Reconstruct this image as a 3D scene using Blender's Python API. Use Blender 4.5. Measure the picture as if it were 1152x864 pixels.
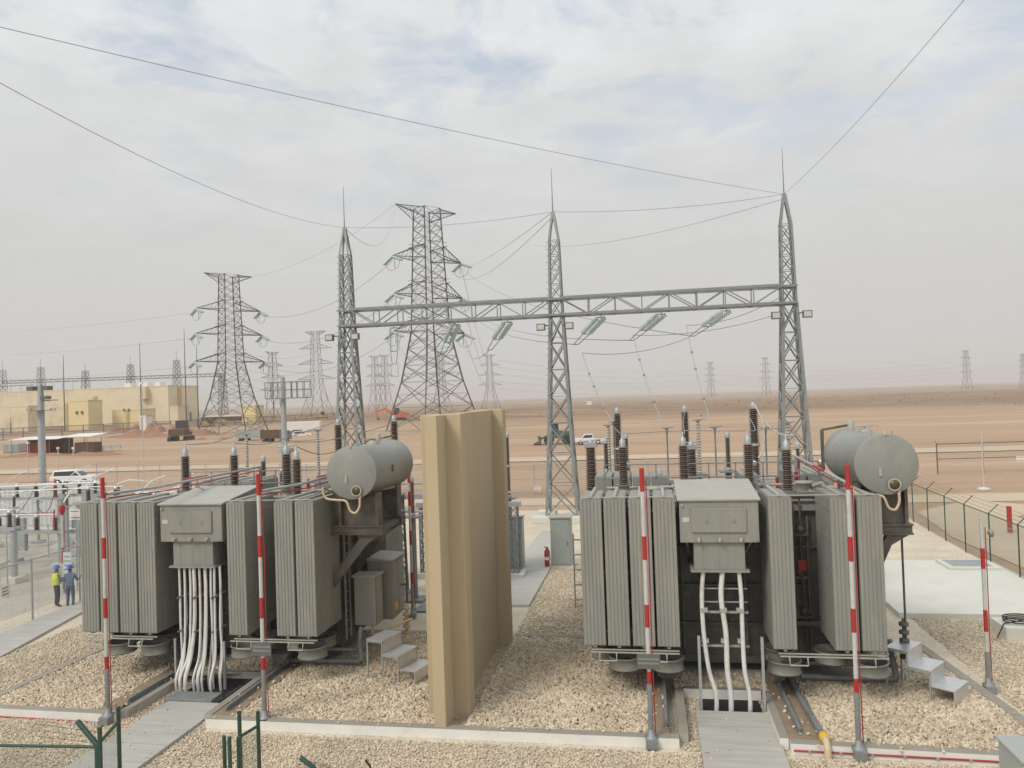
import bpy, math, random
import numpy as np
from mathutils import Vector, Matrix
R = math.radians
for o in list(bpy.data.objects): bpy.data.objects.remove(o)
S = bpy.context.scene
COL = S.collection
rnd = random.Random(7)

# ------------------------------------------------------------------ camera
H, F = 8.3, 866.0
YAW, PITCH, ROLL = R(10.0), R(1.05), R(1.95)
FW = Vector((-math.sin(YAW)*math.cos(PITCH), math.cos(YAW)*math.cos(PITCH), math.sin(PITCH)))
R0 = Vector((math.cos(YAW), math.sin(YAW), 0)); U0 = R0.cross(FW)
RT = R0*math.cos(ROLL) - U0*math.sin(ROLL); UP = U0*math.cos(ROLL) + R0*math.sin(ROLL)
EYE = Vector((0, 0, H))
cd = bpy.data.cameras.new('camera'); cam = bpy.data.objects.new('camera', cd); COL.objects.link(cam)
mw = Matrix((RT, UP, -FW)).transposed().to_4x4(); mw.translation = EYE; cam.matrix_world = mw
cd.sensor_width = 36; cd.lens = F/1152*36; cd.clip_start = .1; cd.clip_end = 12000
S.camera = cam

# ------------------------------------------------------------------ sky, sun, exposure
W = bpy.data.worlds.new('World'); S.world = W; W.use_nodes = True
nt = W.node_tree; nt.nodes.clear(); N = nt.nodes.new; L = nt.links.new
SUN_EL, SUN_AZ = R(44), R(214)      # azimuth measured clockwise from +Y: behind the camera, to its left
out = N('ShaderNodeOutputWorld'); mixs = N('ShaderNodeMixShader')
sky = N('ShaderNodeTexSky'); sky.sky_type = 'NISHITA'; sky.sun_disc = False
sky.sun_elevation = SUN_EL; sky.sun_rotation = SUN_AZ; sky.dust_density = 3; sky.air_density = 1.2
bg1 = N('ShaderNodeBackground'); bg1.inputs[1].default_value = .15; L(sky.outputs[0], bg1.inputs[0])
bg2 = N('ShaderNodeBackground'); bg2.inputs[1].default_value = .11
tc = N('ShaderNodeTexCoord'); sep = N('ShaderNodeSeparateXYZ'); L(tc.outputs['Generated'], sep.inputs[0])
def math_(op, a, b=None, clamp=False):
    n = N('ShaderNodeMath'); n.operation = op; n.use_clamp = clamp
    for i, x in enumerate((a, b)):
        if x is None: continue
        if isinstance(x, (int, float)): n.inputs[i].default_value = x
        else: L(x, n.inputs[i])
    return n.outputs[0]
# the cloud sheet lies on a plane overhead: direction / height
zz = math_('MAXIMUM', sep.outputs[2], .03)
zq = math_('ADD', zz, .12)
cx_ = math_('DIVIDE', sep.outputs[0], zq); cy_ = math_('DIVIDE', sep.outputs[1], zq)
comb = N('ShaderNodeCombineXYZ'); L(cx_, comb.inputs[0]); L(cy_, comb.inputs[1]); comb.inputs[2].default_value = 6.85
n1 = N('ShaderNodeTexNoise'); n1.inputs['Scale'].default_value = 3.1; n1.inputs['Detail'].default_value = 9; n1.inputs['Roughness'].default_value = .6; n1.inputs['Distortion'].default_value = .35
L(comb.outputs[0], n1.inputs[0])
n2 = N('ShaderNodeTexNoise'); n2.inputs['Scale'].default_value = 3.4; n2.inputs['Detail'].default_value = 8; n2.inputs['Roughness'].default_value = .62
L(comb.outputs[0], n2.inputs[0])
# overcast brightness grows toward the zenith
br = N('ShaderNodeMapRange'); br.inputs[1].default_value = 0; br.inputs[2].default_value = 1; br.inputs[3].default_value = 4.75; br.inputs[4].default_value = 8.8
L(math_('MULTIPLY', zz, zz), br.inputs[0])
hi = N('ShaderNodeMapRange'); hi.inputs[1].default_value = .12; hi.inputs[2].default_value = .40; L(zz, hi.inputs[0])
tex = math_('ADD', math_('MULTIPLY', math_('SUBTRACT', n2.outputs[0], .5), math_('ADD', math_('MULTIPLY', hi.outputs[0], .44), .05)), math_('ADD', math_('MULTIPLY', hi.outputs[0], .07), 1.02))
val = math_('MULTIPLY', br.outputs[0], tex)
cr = N('ShaderNodeMix'); cr.data_type = 'RGBA'
L(math_('MULTIPLY', zz, 2.2, True), cr.inputs[0]); cr.inputs[6].default_value = (1, .985, .965, 1); cr.inputs[7].default_value = (.955, .985, 1.0, 1)
vm = N('ShaderNodeVectorMath'); vm.operation = 'SCALE'; L(cr.outputs[2], vm.inputs[0]); L(val, vm.inputs[3]); L(vm.outputs[0], bg2.inputs[0])
gap = N('ShaderNodeMapRange'); gap.inputs[1].default_value = .50; gap.inputs[2].default_value = .64; gap.inputs[3].default_value = 0; gap.inputs[4].default_value = .44
L(n1.outputs[0], gap.inputs[0])
hi2 = N('ShaderNodeMapRange'); hi2.inputs[1].default_value = .2; hi2.inputs[2].default_value = .40; L(zz, hi2.inputs[0])
L(math_('MULTIPLY', gap.outputs[0], hi2.outputs[0]), mixs.inputs[0])
L(bg2.outputs[0], mixs.inputs[1]); L(bg1.outputs[0], mixs.inputs[2]); L(mixs.outputs[0], out.inputs[0])
sl = bpy.data.lights.new('sun', 'SUN'); sl.energy = 1.5; sl.angle = R(20); sl.color = (1, .95, .87)
so = bpy.data.objects.new('sun', sl); COL.objects.link(so)
sd = Vector((math.sin(SUN_AZ)*math.cos(SUN_EL), math.cos(SUN_AZ)*math.cos(SUN_EL), math.sin(SUN_EL)))
so.rotation_euler = sd.to_track_quat('Z', 'Y').to_euler()
vs = S.view_settings; vs.view_transform = 'Standard'; vs.look = 'None'; vs.exposure = .27; vs.gamma = 1; vs.use_curve_mapping = False
S.cycles.max_bounces = 6; S.cycles.diffuse_bounces = 3; S.cycles.transparent_max_bounces = 24; S.cycles.volume_bounces = 1
S.cycles.use_denoising = True

# ------------------------------------------------------------------ placing: photograph ray -> point on the ground / on a plane of given depth
def ray(px, py): return FW + RT*((px-576)/F) + UP*((432-py)/F)
def gp(px, py, z=0.0):
    d = ray(px, py); return EYE + d*((z-H)/d.z)
def ay(px, py, Y):
    d = ray(px, py); return EYE + d*(Y/d.y)

# ------------------------------------------------------------------ mesh builder
def frame_of(d):
    d = Vector(d).normalized()
    a = Vector((0, 0, 1)) if abs(d.z) < .95 else Vector((0, 1, 0))
    x = a.cross(d).normalized(); return x, d.cross(x).normalized(), d
class MB:
    def __init__(s): s.v = []; s.f = []; s.m = []; s.sm = []; s.c = 0
    def add(s, vs, fs, smooth=False):
        b = len(s.v); s.v.extend(tuple(p) for p in vs)
        for q in fs: s.f.append(tuple(i+b for i in q)); s.m.append(s.c); s.sm.append(smooth)
        return s
    def box(s, x0, x1, y0, y1, z0, z1, T=None):
        v = [Vector(p) for p in ((x0,y0,z0),(x1,y0,z0),(x1,y1,z0),(x0,y1,z0),(x0,y0,z1),(x1,y0,z1),(x1,y1,z1),(x0,y1,z1))]
        if T is not None: v = [T@p for p in v]
        return s.add(v, ((0,3,2,1),(4,5,6,7),(0,1,5,4),(1,2,6,5),(2,3,7,6),(3,0,4,7)))
    def bar(s, p, q, w, h=None):
        p, q = Vector(p), Vector(q); h = h or w
        if (q-p).length < 1e-5: return s
        x, y, d = frame_of(q-p); x *= w/2; y *= h/2
        return s.add([p-x-y,p+x-y,p+x+y,p-x+y,q-x-y,q+x-y,q+x+y,q-x+y], ((0,3,2,1),(4,5,6,7),(0,1,5,4),(1,2,6,5),(2,3,7,6),(3,0,4,7)))
    def angle(s, p, q, w, t=None):          # an L-section bar
        p, q = Vector(p), Vector(q); t = t or w*.18
        x, y, d = frame_of(q-p)
        poly = ((0,0),(w,0),(w,t),(t,t),(t,w),(0,w)); k = 6
        vs = [p+x*(a-w/3)+y*(b-w/3) for a, b in poly] + [q+x*(a-w/3)+y*(b-w/3) for a, b in poly]
        fs = [(i,(i+1)%k,(i+1)%k+k,i+k) for i in range(k)] + [tuple(range(k))[::-1], tuple(range(k,2*k))]
        return s.add(vs, fs)
    def tube(s, pts, r, n=8, smooth=True, caps=True):
        pts = [Vector(p) for p in pts]; K = len(pts); rs = r if isinstance(r, (list, tuple)) else [r]*K
        vs = []; px = None
        for i, p in enumerate(pts):
            d = (pts[min(i+1,K-1)]-pts[max(i-1,0)]).normalized()
            if px is None: x, y, _ = frame_of(d)
            else:
                x = (px-d*px.dot(d)); x = x.normalized() if x.length > 1e-6 else frame_of(d)[0]
                y = d.cross(x)
            px = x
            vs += [p+(x*math.cos(a)+y*math.sin(a))*rs[i] for a in (2*math.pi*k/n for k in range(n))]
        s.add(vs, [(i*n+k, i*n+(k+1)%n, (i+1)*n+(k+1)%n, (i+1)*n+k) for i in range(K-1) for k in range(n)], smooth)
        if caps:
            s.add(vs[:n], [tuple(range(n))[::-1]]); s.add(vs[-n:], [tuple(range(n))])
        return s
    def lathe(s, prof, o=(0,0,0), n=16, d=(0,0,1), smooth=True):
        o = Vector(o); x, y, d = frame_of(d); vs = []
        for r, h in prof: vs += [o+d*h+(x*math.cos(a)+y*math.sin(a))*r for a in (2*math.pi*k/n for k in range(n))]
        K = len(prof)
        s.add(vs, [(i*n+k, i*n+(k+1)%n, (i+1)*n+(k+1)%n, (i+1)*n+k) for i in range(K-1) for k in range(n)], smooth)
        if prof[0][0] > 1e-4: s.add(vs[:n], [tuple(range(n))[::-1]])
        if prof[-1][0] > 1e-4: s.add(vs[-n:], [tuple(range(n))])
        return s
    def prism(s, poly, a, b, axis='x'):     # poly in the two other axes, swept from a to b
        k = len(poly)
        def P(t, u, w): return {'x': (t,u,w), 'y': (u,t,w), 'z': (u,w,t)}[axis]
        vs = [P(a,*p) for p in poly] + [P(b,*p) for p in poly]
        return s.add(vs, [(i,(i+1)%k,(i+1)%k+k,i+k) for i in range(k)] + [tuple(range(k))[::-1], tuple(range(k,2*k))])
    def build(s, name, mat, parent=None, loc=None, rz=0, bevel=0, recalc=True):
        me = bpy.data.meshes.new(name); me.from_pydata(s.v, [], s.f)
        for m in (mat if isinstance(mat, (list, tuple)) else [mat]): me.materials.append(m)
        me.polygons.foreach_set('material_index', s.m); me.polygons.foreach_set('use_smooth', s.sm)
        if recalc and len(s.f) < 60000:
            import bmesh
            bm = bmesh.new(); bm.from_mesh(me); bmesh.ops.recalc_face_normals(bm, faces=bm.faces); bm.to_mesh(me); bm.free()
        me.update()
        o = bpy.data.objects.new(name, me); COL.objects.link(o)
        if parent: o.parent = parent
        if loc: o.location = loc
        o.rotation_euler.z = rz
        if bevel:
            b = o.modifiers.new('bevel', 'BEVEL'); b.width = bevel; b.segments = 2; b.limit_method = 'ANGLE'; b.angle_limit = R(40)
        return o
def tag(o, label=None, cat=None, group=None, kind=None):
    for k, x in (('label', label), ('category', cat), ('group', group), ('kind', kind)):
        if x: o[k] = x
    return o
def thing(name, label, cat, loc=(0,0,0), rz=0, group=None):
    o = bpy.data.objects.new(name, None); COL.objects.link(o); o.empty_display_size = .2
    o.location = loc; o.rotation_euler.z = rz
    return tag(o, label, cat, group)
def copy_tree(o, parent=None):
    c = o.copy(); COL.objects.link(c)
    if parent: c.parent = parent
    for ch in o.children: copy_tree(ch, c)
    return c
def structure(o, label=None): o['kind'] = 'structure'; return o

# ------------------------------------------------------------------ materials
def new_mat(name):
    m = bpy.data.materials.new(name); m.use_nodes = True; t = m.node_tree
    return m, t, t.nodes['Principled BSDF'], t.nodes.new, t.links.new
def lin(c): return tuple(x/12.92 if x <= .04045 else ((x+.055)/1.055)**2.4 for x in (v/255 for v in c))
def mat(name, col, rough=.6, metal=0, var=.14, scale=2.5, bump=0, bscale=60, dirt=None, dscale=1.2, dlo=.5, dhi=.75, spec=.5, stretch=(1,1,1)):
    m, t, b, N, L = new_mat(name)
    tc = N('ShaderNodeTexCoord'); mp = N('ShaderNodeMapping'); mp.inputs['Scale'].default_value = stretch; L(tc.outputs['Object'], mp.inputs[0])
    n = N('ShaderNodeTexNoise'); n.inputs['Scale'].default_value = scale; n.inputs['Detail'].default_value = 6; n.inputs['Roughness'].default_value = .65; L(mp.outputs[0], n.inputs[0])
    r = N('ShaderNodeMapRange'); r.inputs[1].default_value = .25; r.inputs[2].default_value = .75; r.inputs[3].default_value = 1-var; r.inputs[4].default_value = 1+var; L(n.outputs[0], r.inputs[0])
    v = N('ShaderNodeVectorMath'); v.operation = 'SCALE'; v.inputs[0].default_value = col; L(r.outputs[0], v.inputs[3]); c = v.outputs[0]
    if dirt:
        n2 = N('ShaderNodeTexNoise'); n2.inputs['Scale'].default_value = dscale; n2.inputs['Detail'].default_value = 8; n2.inputs['Roughness'].default_value = .7; L(mp.outputs[0], n2.inputs[0])
        r2 = N('ShaderNodeMapRange'); r2.inputs[1].default_value = dlo; r2.inputs[2].default_value = dhi; L(n2.outputs[0], r2.inputs[0])
        mx = N('ShaderNodeMix'); mx.data_type = 'RGBA'; L(r2.outputs[0], mx.inputs[0]); L(c, mx.inputs[6]); mx.inputs[7].default_value = (*dirt, 1); c = mx.outputs[2]
    L(c, b.inputs['Base Color']); b.inputs['Roughness'].default_value = rough; b.inputs['Metallic'].default_value = metal; b.inputs['Specular IOR Level'].default_value = spec
    if bump:
        nb = N('ShaderNodeTexNoise'); nb.inputs['Scale'].default_value = bscale; nb.inputs['Detail'].default_value = 5; L(tc.outputs['Object'], nb.inputs[0])
        bp = N('ShaderNodeBump'); bp.inputs['Strength'].default_value = bump; bp.inputs['Distance'].default_value = .02; L(nb.outputs[0], bp.inputs['Height']); L(bp.outputs[0], b.inputs['Normal'])
    return m
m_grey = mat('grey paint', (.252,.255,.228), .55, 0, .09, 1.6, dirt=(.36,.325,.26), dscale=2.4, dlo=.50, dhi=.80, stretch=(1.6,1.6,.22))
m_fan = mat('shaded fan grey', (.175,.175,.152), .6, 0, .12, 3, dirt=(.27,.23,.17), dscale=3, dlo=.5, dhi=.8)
m_tank = mat('shaded tank grey', (.095,.092,.078), .55, 0, .18, 1.8, dirt=(.24,.2,.15), dscale=2, dlo=.5, dhi=.85)  # the grey paint darkened, with the shade around the tank put into its colour
m_lid = mat('dusty grey lid', (.36,.355,.315), .6, 0, .08, 2, dirt=(.45,.39,.3), dscale=3, dlo=.5, dhi=.8)
m_cons = mat('conservator paint', (.252,.262,.240), .42, 0, .07, 1.6, dirt=(.36,.335,.28), dscale=1.9, dlo=.5, dhi=.85)
m_galv = mat('galvanised steel', (.40,.42,.42), .5, .35, .16, 5)
m_galvd = mat('weathered galvanised steel', (.25,.265,.262), .55, .3, .2, 3)
m_pylon = mat('dull lattice steel', (.125,.125,.125), .6, .2, .1, 1)
def porcelain():
    m, t, b, N, L = new_mat('brown glazed porcelain')
    g = N('ShaderNodeNewGeometry'); s = N('ShaderNodeSeparateXYZ'); L(g.outputs['Normal'], s.inputs[0]); r = N('ShaderNodeMapRange'); r.inputs[1].default_value = .35; r.inputs[2].default_value = .85; r.inputs[4].default_value = .75; L(s.outputs[2], r.inputs[0])
    x = N('ShaderNodeMix'); x.data_type = 'RGBA'; L(r.outputs[0], x.inputs[0]); x.inputs[6].default_value = (.034,.015,.011,1); x.inputs[7].default_value = (.24,.19,.15,1)   # paler upward faces: glaze glints painted in together with desert dust
    L(x.outputs[2], b.inputs['Base Color']); b.inputs['Roughness'].default_value = .25; return m
m_porc = porcelain()
m_gporc = mat('grey porcelain', (.40,.37,.31), .4, 0, .15, 6)
m_white = mat('white paint', (.72,.71,.67), .5, 0, .06, 3, dirt=(.5,.44,.35), dscale=2, dlo=.55, dhi=.9)
m_pole = mat('white pole paint', (.52,.52,.49), .5, 0, .08, 4, dirt=(.4,.36,.3), dscale=3)
m_red = mat('red paint', (.40,.024,.022), .5, 0, .15, 5)
m_redpipe = mat('red conduit', (.35,.03,.035), .5, 0, .15, 6)
m_alu = mat('bare aluminium', (.62,.63,.63), .35, .6, .08, 4)
m_cable = mat('white cable sheath', (.66,.65,.62), .45, 0, .05, 4, dirt=(.45,.4,.33), dscale=3)
m_beige = mat('sand textured render', (.51,.415,.275), .92, 0, .09, 1.1, bump=.6, bscale=70, dirt=(.43,.325,.195), dscale=1.1, dlo=.42, dhi=.8, stretch=(1,1,.25))
m_conc = mat('grey concrete', (.40,.39,.345), .85, 0, .1, 2.2, bump=.3, bscale=30, dirt=(.30,.27,.21), dscale=1.6, dlo=.5, dhi=.8)
m_path = mat('broomed concrete path', (.43,.42,.385), .85, 0, .12, 1.6, bump=.3, bscale=25, dirt=(.34,.31,.26), dscale=.9, dlo=.45, dhi=.8, stretch=(.5,6,1))
m_kerbw = mat('white painted kerb', (.74,.73,.68), .7, 0, .07, 2, bump=.2, bscale=30, dirt=(.5,.43,.34), dscale=2.6, dlo=.62, dhi=.8)
m_kerbt = mat('dusty kerb top', (.29,.265,.22), .85, 0, .12, 2, bump=.3, bscale=40)
m_slab = mat('pale new concrete', (.60,.595,.53), .8, 0, .05, .8, bump=.15, bscale=30, dirt=(.55,.5,.42), dscale=.5, dlo=.5, dhi=.85)
m_earth = mat('brown packed earth', (.27,.205,.14), .95, 0, .2, 3, bump=.4, bscale=20)
m_green = mat('green fence paint', (.017,.055,.038), .45, 0, .2, 4)
m_black = mat('black rubber', (.02,.02,.02), .6, 0, .2, 5)
m_dark = mat('painted pit shade', (.015,.015,.015), .8, 0, .1, 5)  # black that paints in the shade of the cable pits
m_bld = mat('cream cladding', (.72,.62,.43), .8, 0, .06, .15, dirt=(.48,.39,.23), dscale=.08)
m_bldy = mat('yellow cladding', (.72,.60,.32), .8, 0, .05, .15)
m_bldd = mat('ochre panel', (.50,.36,.13), .8, 0, .05, .3)
m_plate = mat('dark nameplate', (.14,.14,.13), .5, .2, .1, 5)
m_hose = mat('cream hose', (.55,.44,.28), .5, 0, .08, 5)
m_brass = mat('brass gauge', (.10,.085,.03), .4, .3, .2, 30)
m_yellow = mat('yellow plastic', (.72,.42,.04), .5, 0, .08, 5)
m_orange = mat('orange machine paint', (.65,.13,.03), .5, 0, .1, 2)
m_ymach = mat('yellow machine paint', (.55,.36,.06), .5, 0, .15, 2)
m_gmach = mat('green machine paint', (.07,.13,.07), .5, 0, .2, 2)
m_carw = mat('white car paint', (.75,.75,.75), .25, 0, .03, 1)
m_glass = mat('dark car glass', (.03,.035,.04), .08, 0, .05, 1, spec=.8)
m_brown = mat('rusty brown steel', (.12,.07,.045), .7, .1, .25, 2)
m_rustred = mat('dark red container', (.30,.045,.04), .6, 0, .2, 1)
m_cab = mat('cabinet grey paint', (.33,.36,.335), .5, 0, .06, 2, dirt=(.4,.37,.3), dscale=2, dlo=.55, dhi=.9)
m_glassins = None
def glassy():
    m, t, b, N, L = new_mat('green glass discs')
    b.inputs['Base Color'].default_value = (.55,.68,.63,1); b.inputs['Roughness'].default_value = .15; b.inputs['Alpha'].default_value = .8
    return m
m_glassins = glassy()
m_soil = mat('red soil', (.29,.15,.09), .95, 0, .18, .2, bump=.6, bscale=1.5, dirt=(.38,.22,.14), dscale=.12)
def mesh_mat(name, col, pitch, wire, far=0.0):
    """woven wire: diamonds of real pitch in metres along the fence (uv)."""
    m, t, b, N, L = new_mat(name); out = t.nodes['Material Output']
    b.inputs['Base Color'].default_value = (*col, 1); b.inputs['Roughness'].default_value = .5
    uv = N('ShaderNodeUVMap'); sp = N('ShaderNodeSeparateXYZ'); L(uv.outputs[0], sp.inputs[0])
    def mt(op, a, c):
        n = N('ShaderNodeMath'); n.operation = op
        for i, x in enumerate((a, c)):
            if isinstance(x, (int, float)): n.inputs[i].default_value = x
            else: L(x, n.inputs[i])
        return n.outputs[0]
    hits = []
    for op in ('ADD', 'SUBTRACT'):
        s = mt(op, sp.outputs[0], sp.outputs[1])
        f = N('ShaderNodeMath'); f.operation = 'FRACT'; L(mt('DIVIDE', mt('ADD', s, 500.), pitch), f.inputs[0])
        hits.append(mt('LESS_THAN', f.outputs[0], wire/pitch))
    a = mt('MAXIMUM', *hits) if not far else None
    tr = N('ShaderNodeBsdfTransparent'); mx = N('ShaderNodeMixShader')
    if far: mx.inputs[0].default_value = far
    else: L(a, mx.inputs[0])
    L(tr.outputs[0], mx.inputs[1]); L(b.outputs[0], mx.inputs[2]); L(mx.outputs[0], out.inputs[0])
    return m
m_net = mesh_mat('galvanised chain link', (.42,.42,.40), .055, .0055)
m_netg = mesh_mat('green chain link', (.10,.15,.11), .055, .0075)
m_netfar = mesh_mat('distant chain link', (.35,.34,.31), .05, .005, far=.10)
m_netdark = mesh_mat('distant dark weldmesh', (.10,.085,.07), .05, .005, far=.2)
# ================================================================== SETTING: ground, gravel, kerbs, paths
def gravel_mat(name, cols, cell, bump, far=False):
    m, t, b, N, L = new_mat(name)
    tc = N('ShaderNodeTexCoord')
    vo = N('ShaderNodeTexVoronoi'); vo.inputs['Scale'].default_value = 1/cell; L(tc.outputs['Object'], vo.inputs['Vector'])
    sp = N('ShaderNodeSeparateColor'); L(vo.outputs['Color'], sp.inputs[0])
    cr = N('ShaderNodeValToRGB'); L(sp.outputs[0], cr.inputs[0]); e = cr.color_ramp.elements
    e[0].color = (*cols[0], 1); e[1].color = (*cols[-1], 1)
    for i, c in enumerate(cols[1:-1]): q = e.new((i+1)/(len(cols)-1)); q.color = (*c, 1)
    n = N('ShaderNodeTexNoise'); n.inputs['Scale'].default_value = .5; n.inputs['Detail'].default_value = 6; L(tc.outputs['Object'], n.inputs[0])
    r = N('ShaderNodeMapRange'); r.inputs[1].default_value = .3; r.inputs[2].default_value = .7; r.inputs[3].default_value = .86; r.inputs[4].default_value = 1.1; L(n.outputs[0], r.inputs[0])
    v = N('ShaderNodeVectorMath'); v.operation = 'SCALE'; L(cr.outputs[0], v.inputs[0]); L(r.outputs[0], v.inputs[3]); L(v.outputs[0], b.inputs['Base Color'])
    b.inputs['Roughness'].default_value = .9
    bp = N('ShaderNodeBump'); bp.invert = True; bp.inputs['Strength'].default_value = bump; bp.inputs['Distance'].default_value = cell*.6; L(vo.outputs['Distance'], bp.inputs['Height']); L(bp.outputs[0], b.inputs['Normal'])
    return m
GC = [(.33,.25,.16), (.47,.375,.25), (.55,.45,.315), (.62,.53,.40)]
GC2 = [(.50,.42,.31), (.58,.50,.38), (.65,.57,.44), (.71,.63,.51)]
m_yard = gravel_mat('fine tan gravel', GC2, .045, .9)
m_bundbase = gravel_mat('coarse gravel bed', [tuple(.8*x for x in c) for c in GC], .08, 1)
def stone_mat(name, cols):
    m, t, b, N, L = new_mat(name)
    g = N('ShaderNodeNewGeometry'); cr = N('ShaderNodeValToRGB'); L(g.outputs['Random Per Island'], cr.inputs[0]); e = cr.color_ramp.elements
    e[0].color = (*cols[0], 1); e[1].color = (*cols[-1], 1)
    for i, c in enumerate(cols[1:-1]): q = e.new((i+1)/(len(cols)-1)); q.color = (*c, 1)
    tc = N('ShaderNodeTexCoord'); n = N('ShaderNodeTexNoise'); n.inputs['Scale'].default_value = .6; n.inputs['Detail'].default_value = 5; L(tc.outputs['Object'], n.inputs[0])
    r = N('ShaderNodeMapRange'); r.inputs[1].default_value = .3; r.inputs[2].default_value = .7; r.inputs[3].default_value = .84; r.inputs[4].default_value = 1.08; L(n.outputs[0], r.inputs[0])
    v = N('ShaderNodeVectorMath'); v.operation = 'SCALE'; L(cr.outputs[0], v.inputs[0]); L(r.outputs[0], v.inputs[3]); L(v.outputs[0], b.inputs['Base Color']); b.inputs['Roughness'].default_value = .9
    return m
m_stone = stone_mat('limestone chips', [(.40,.31,.215), (.55,.455,.325), (.63,.54,.405), (.71,.63,.50)])
m_stone2 = stone_mat('small limestone chips', [(.44,.36,.25), (.55,.46,.34), (.63,.54,.41), (.70,.62,.49)])

def desert_mat():
    m, t, b, N, L = new_mat('desert sand')
    tc = N('ShaderNodeTexCoord'); P = tc.outputs['Object']
    def noise(sc, det, stretch=(1,1,1), rough=.6):
        mp = N('ShaderNodeMapping'); mp.inputs['Scale'].default_value = stretch; L(P, mp.inputs[0])
        n = N('ShaderNodeTexNoise'); n.inputs['Scale'].default_value = sc; n.inputs['Detail'].default_value = det; n.inputs['Roughness'].default_value = rough; L(mp.outputs[0], n.inputs[0]); return n.outputs[0]
    def rng(x, a, c, lo=0, hi=1):
        r = N('ShaderNodeMapRange'); r.inputs[1].default_value = a; r.inputs[2].default_value = c; r.inputs[3].default_value = lo; r.inputs[4].default_value = hi; L(x, r.inputs[0]); return r.outputs[0]
    def mix(f, a, c):
        x = N('ShaderNodeMix'); x.data_type = 'RGBA'; L(f, x.inputs[0])
        for i, q in ((6, a), (7, c)):
            if isinstance(q, tuple): x.inputs[i].default_value = (*q, 1)
            else: L(q, x.inputs[i])
        return x.outputs[2]
    def mul(a, c):
        n = N('ShaderNodeMath'); n.operation = 'MULTIPLY'; L(a, n.inputs[0]); L(c, n.inputs[1]); return n.outputs[0]
    sp = N('ShaderNodeSeparateXYZ'); L(P, sp.inputs[0])
    c = mix(rng(noise(.02, 7, (.5,1.6,1)), .35, .65), (.375,.255,.168), (.45,.325,.222))
    c = mix(rng(noise(.15, 6, (.25,1.6,1)), .45, .75, 0, .55), c, (.32,.195,.115))
    # graded tracks run across the plain, a scrub belt lies some 300 m out and more scrub beyond
    c = mix(rng(noise(.045, 4, (.06,1,1)), .55, .68, 0, .6), c, (.52,.395,.285))
    belt = mul(rng(sp.outputs[1], 240, 330), rng(noise(.03, 8, (.35,1.5,1), .7), .33, .50))
    c = mix(mul(belt, rng(sp.outputs[1], 900, 600, .45, .75)), c, (.17,.105,.06))
    spots = mul(rng(noise(.9, 3), .68, .74, 0, .75), rng(sp.outputs[1], 130, 220))
    c = mix(spots, c, (.16,.115,.07))
    pale = mul(rng(sp.outputs[1], 700, 900), rng(noise(.01, 5, (.25,1,1)), .42, .6, 0, .7)); c = mix(pale, c, (.36,.29,.22))
    fine = N('ShaderNodeVectorMath'); fine.operation = 'SCALE'; L(c, fine.inputs[0]); L(rng(noise(1.7, 9, (.6,1.5,1), .75), .3, .7, .86, 1.12), fine.inputs[3]); c = fine.outputs[0]
    ruts = mul(rng(noise(.55, 5, (.05,1,1)), .60, .66, 0, .35), rng(noise(.03, 3), .45, .6)); c = mix(ruts, c, (.27,.17,.105))
    L(c, b.inputs['Base Color']); b.inputs['Roughness'].default_value = .95; b.inputs['Specular IOR Level'].default_value = .2
    bp = N('ShaderNodeBump'); bp.inputs['Strength'].default_value = .5; bp.inputs['Distance'].default_value = .12; L(noise(1.3, 8), bp.inputs['Height']); L(bp.outputs[0], b.inputs['Normal'])
    return m
m_desert = desert_mat()
# one sheet of terrain to the horizon, rolling gently beyond the site
xs = np.unique(np.concatenate([np.linspace(-3600, -300, 24), np.linspace(-300, 300, 90), np.linspace(300, 3600, 24)]))
ys = np.unique(np.concatenate([np.linspace(-60, 120, 20), np.linspace(120, 600, 70), np.linspace(600, 5200, 40)]))
X, Y = np.meshgrid(xs, ys)
roll = np.clip((np.hypot(X, Y)-120)/250, 0, 1)
Z = roll*(.55*np.sin(X/37+Y/53)+.45*np.sin(X/17-Y/29+1)+.8*np.sin(Y/120+X/260)) - .03
nx, ny = len(xs), len(ys)
g = MB(); g.add(list(zip(X.ravel().tolist(), Y.ravel().tolist(), Z.ravel().tolist())), [(j*nx+i, j*nx+i+1, (j+1)*nx+i+1, (j+1)*nx+i) for j in range(ny-1) for i in range(nx-1)], True)
structure(g.build('ground', m_desert))
def sheet(name, poly, z, m):
    return structure(MB().add([(x, y, z) for x, y in poly], [tuple(range(len(poly)))]).build(name, m))
sheet('gravel_yard', [(-26,-8), (15.1,-8), (15.1,41), (15.6,50), (16.2,57.5), (-26,55)], .006, m_yard)
m_mvyard = gravel_mat('switchyard gravel', [(.34,.30,.24),(.45,.41,.34),(.50,.46,.39)], .05, .6)
sheet('switchyard_ground', [(-75,14), (-26.004,14), (-26.004,60), (-75,60)], .006, m_mvyard)
m_road = mat('pale dirt road', (.50,.405,.29), .95, 0, .1, .15, bump=.4, bscale=3, dirt=(.42,.32,.22), dscale=.25, stretch=(.3,1,1))
def strip(name, pts, w, z, m):
    vs = []; n = len(pts); pts = [Vector((*p, 0)) for p in pts]
    for i, p in enumerate(pts):
        d = (pts[min(i+1,n-1)]-pts[max(i-1,0)]).normalized(); s = Vector((-d.y, d.x, 0))*w/2
        vs += [(p+s)[:2]+(z,), (p-s)[:2]+(z,)]
    return structure(MB().add(vs, [(2*i, 2*i+1, 2*i+3, 2*i+2) for i in range(n-1)]).build(name, m))
strip('dirt_road', [(-70,62.2), (-30,61), (0,60.6), (20,60.5), (60,63), (120,70)], 4.2, -.004, m_road)
strip('dirt_road', [(19,34), (18.6,45), (19.5,53), (24,57.5)], 5.5, .0, m_road)
strip('desert_track', [(-120,96), (-40,101), (40,104), (140,118)], 7, .05, m_road)

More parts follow.
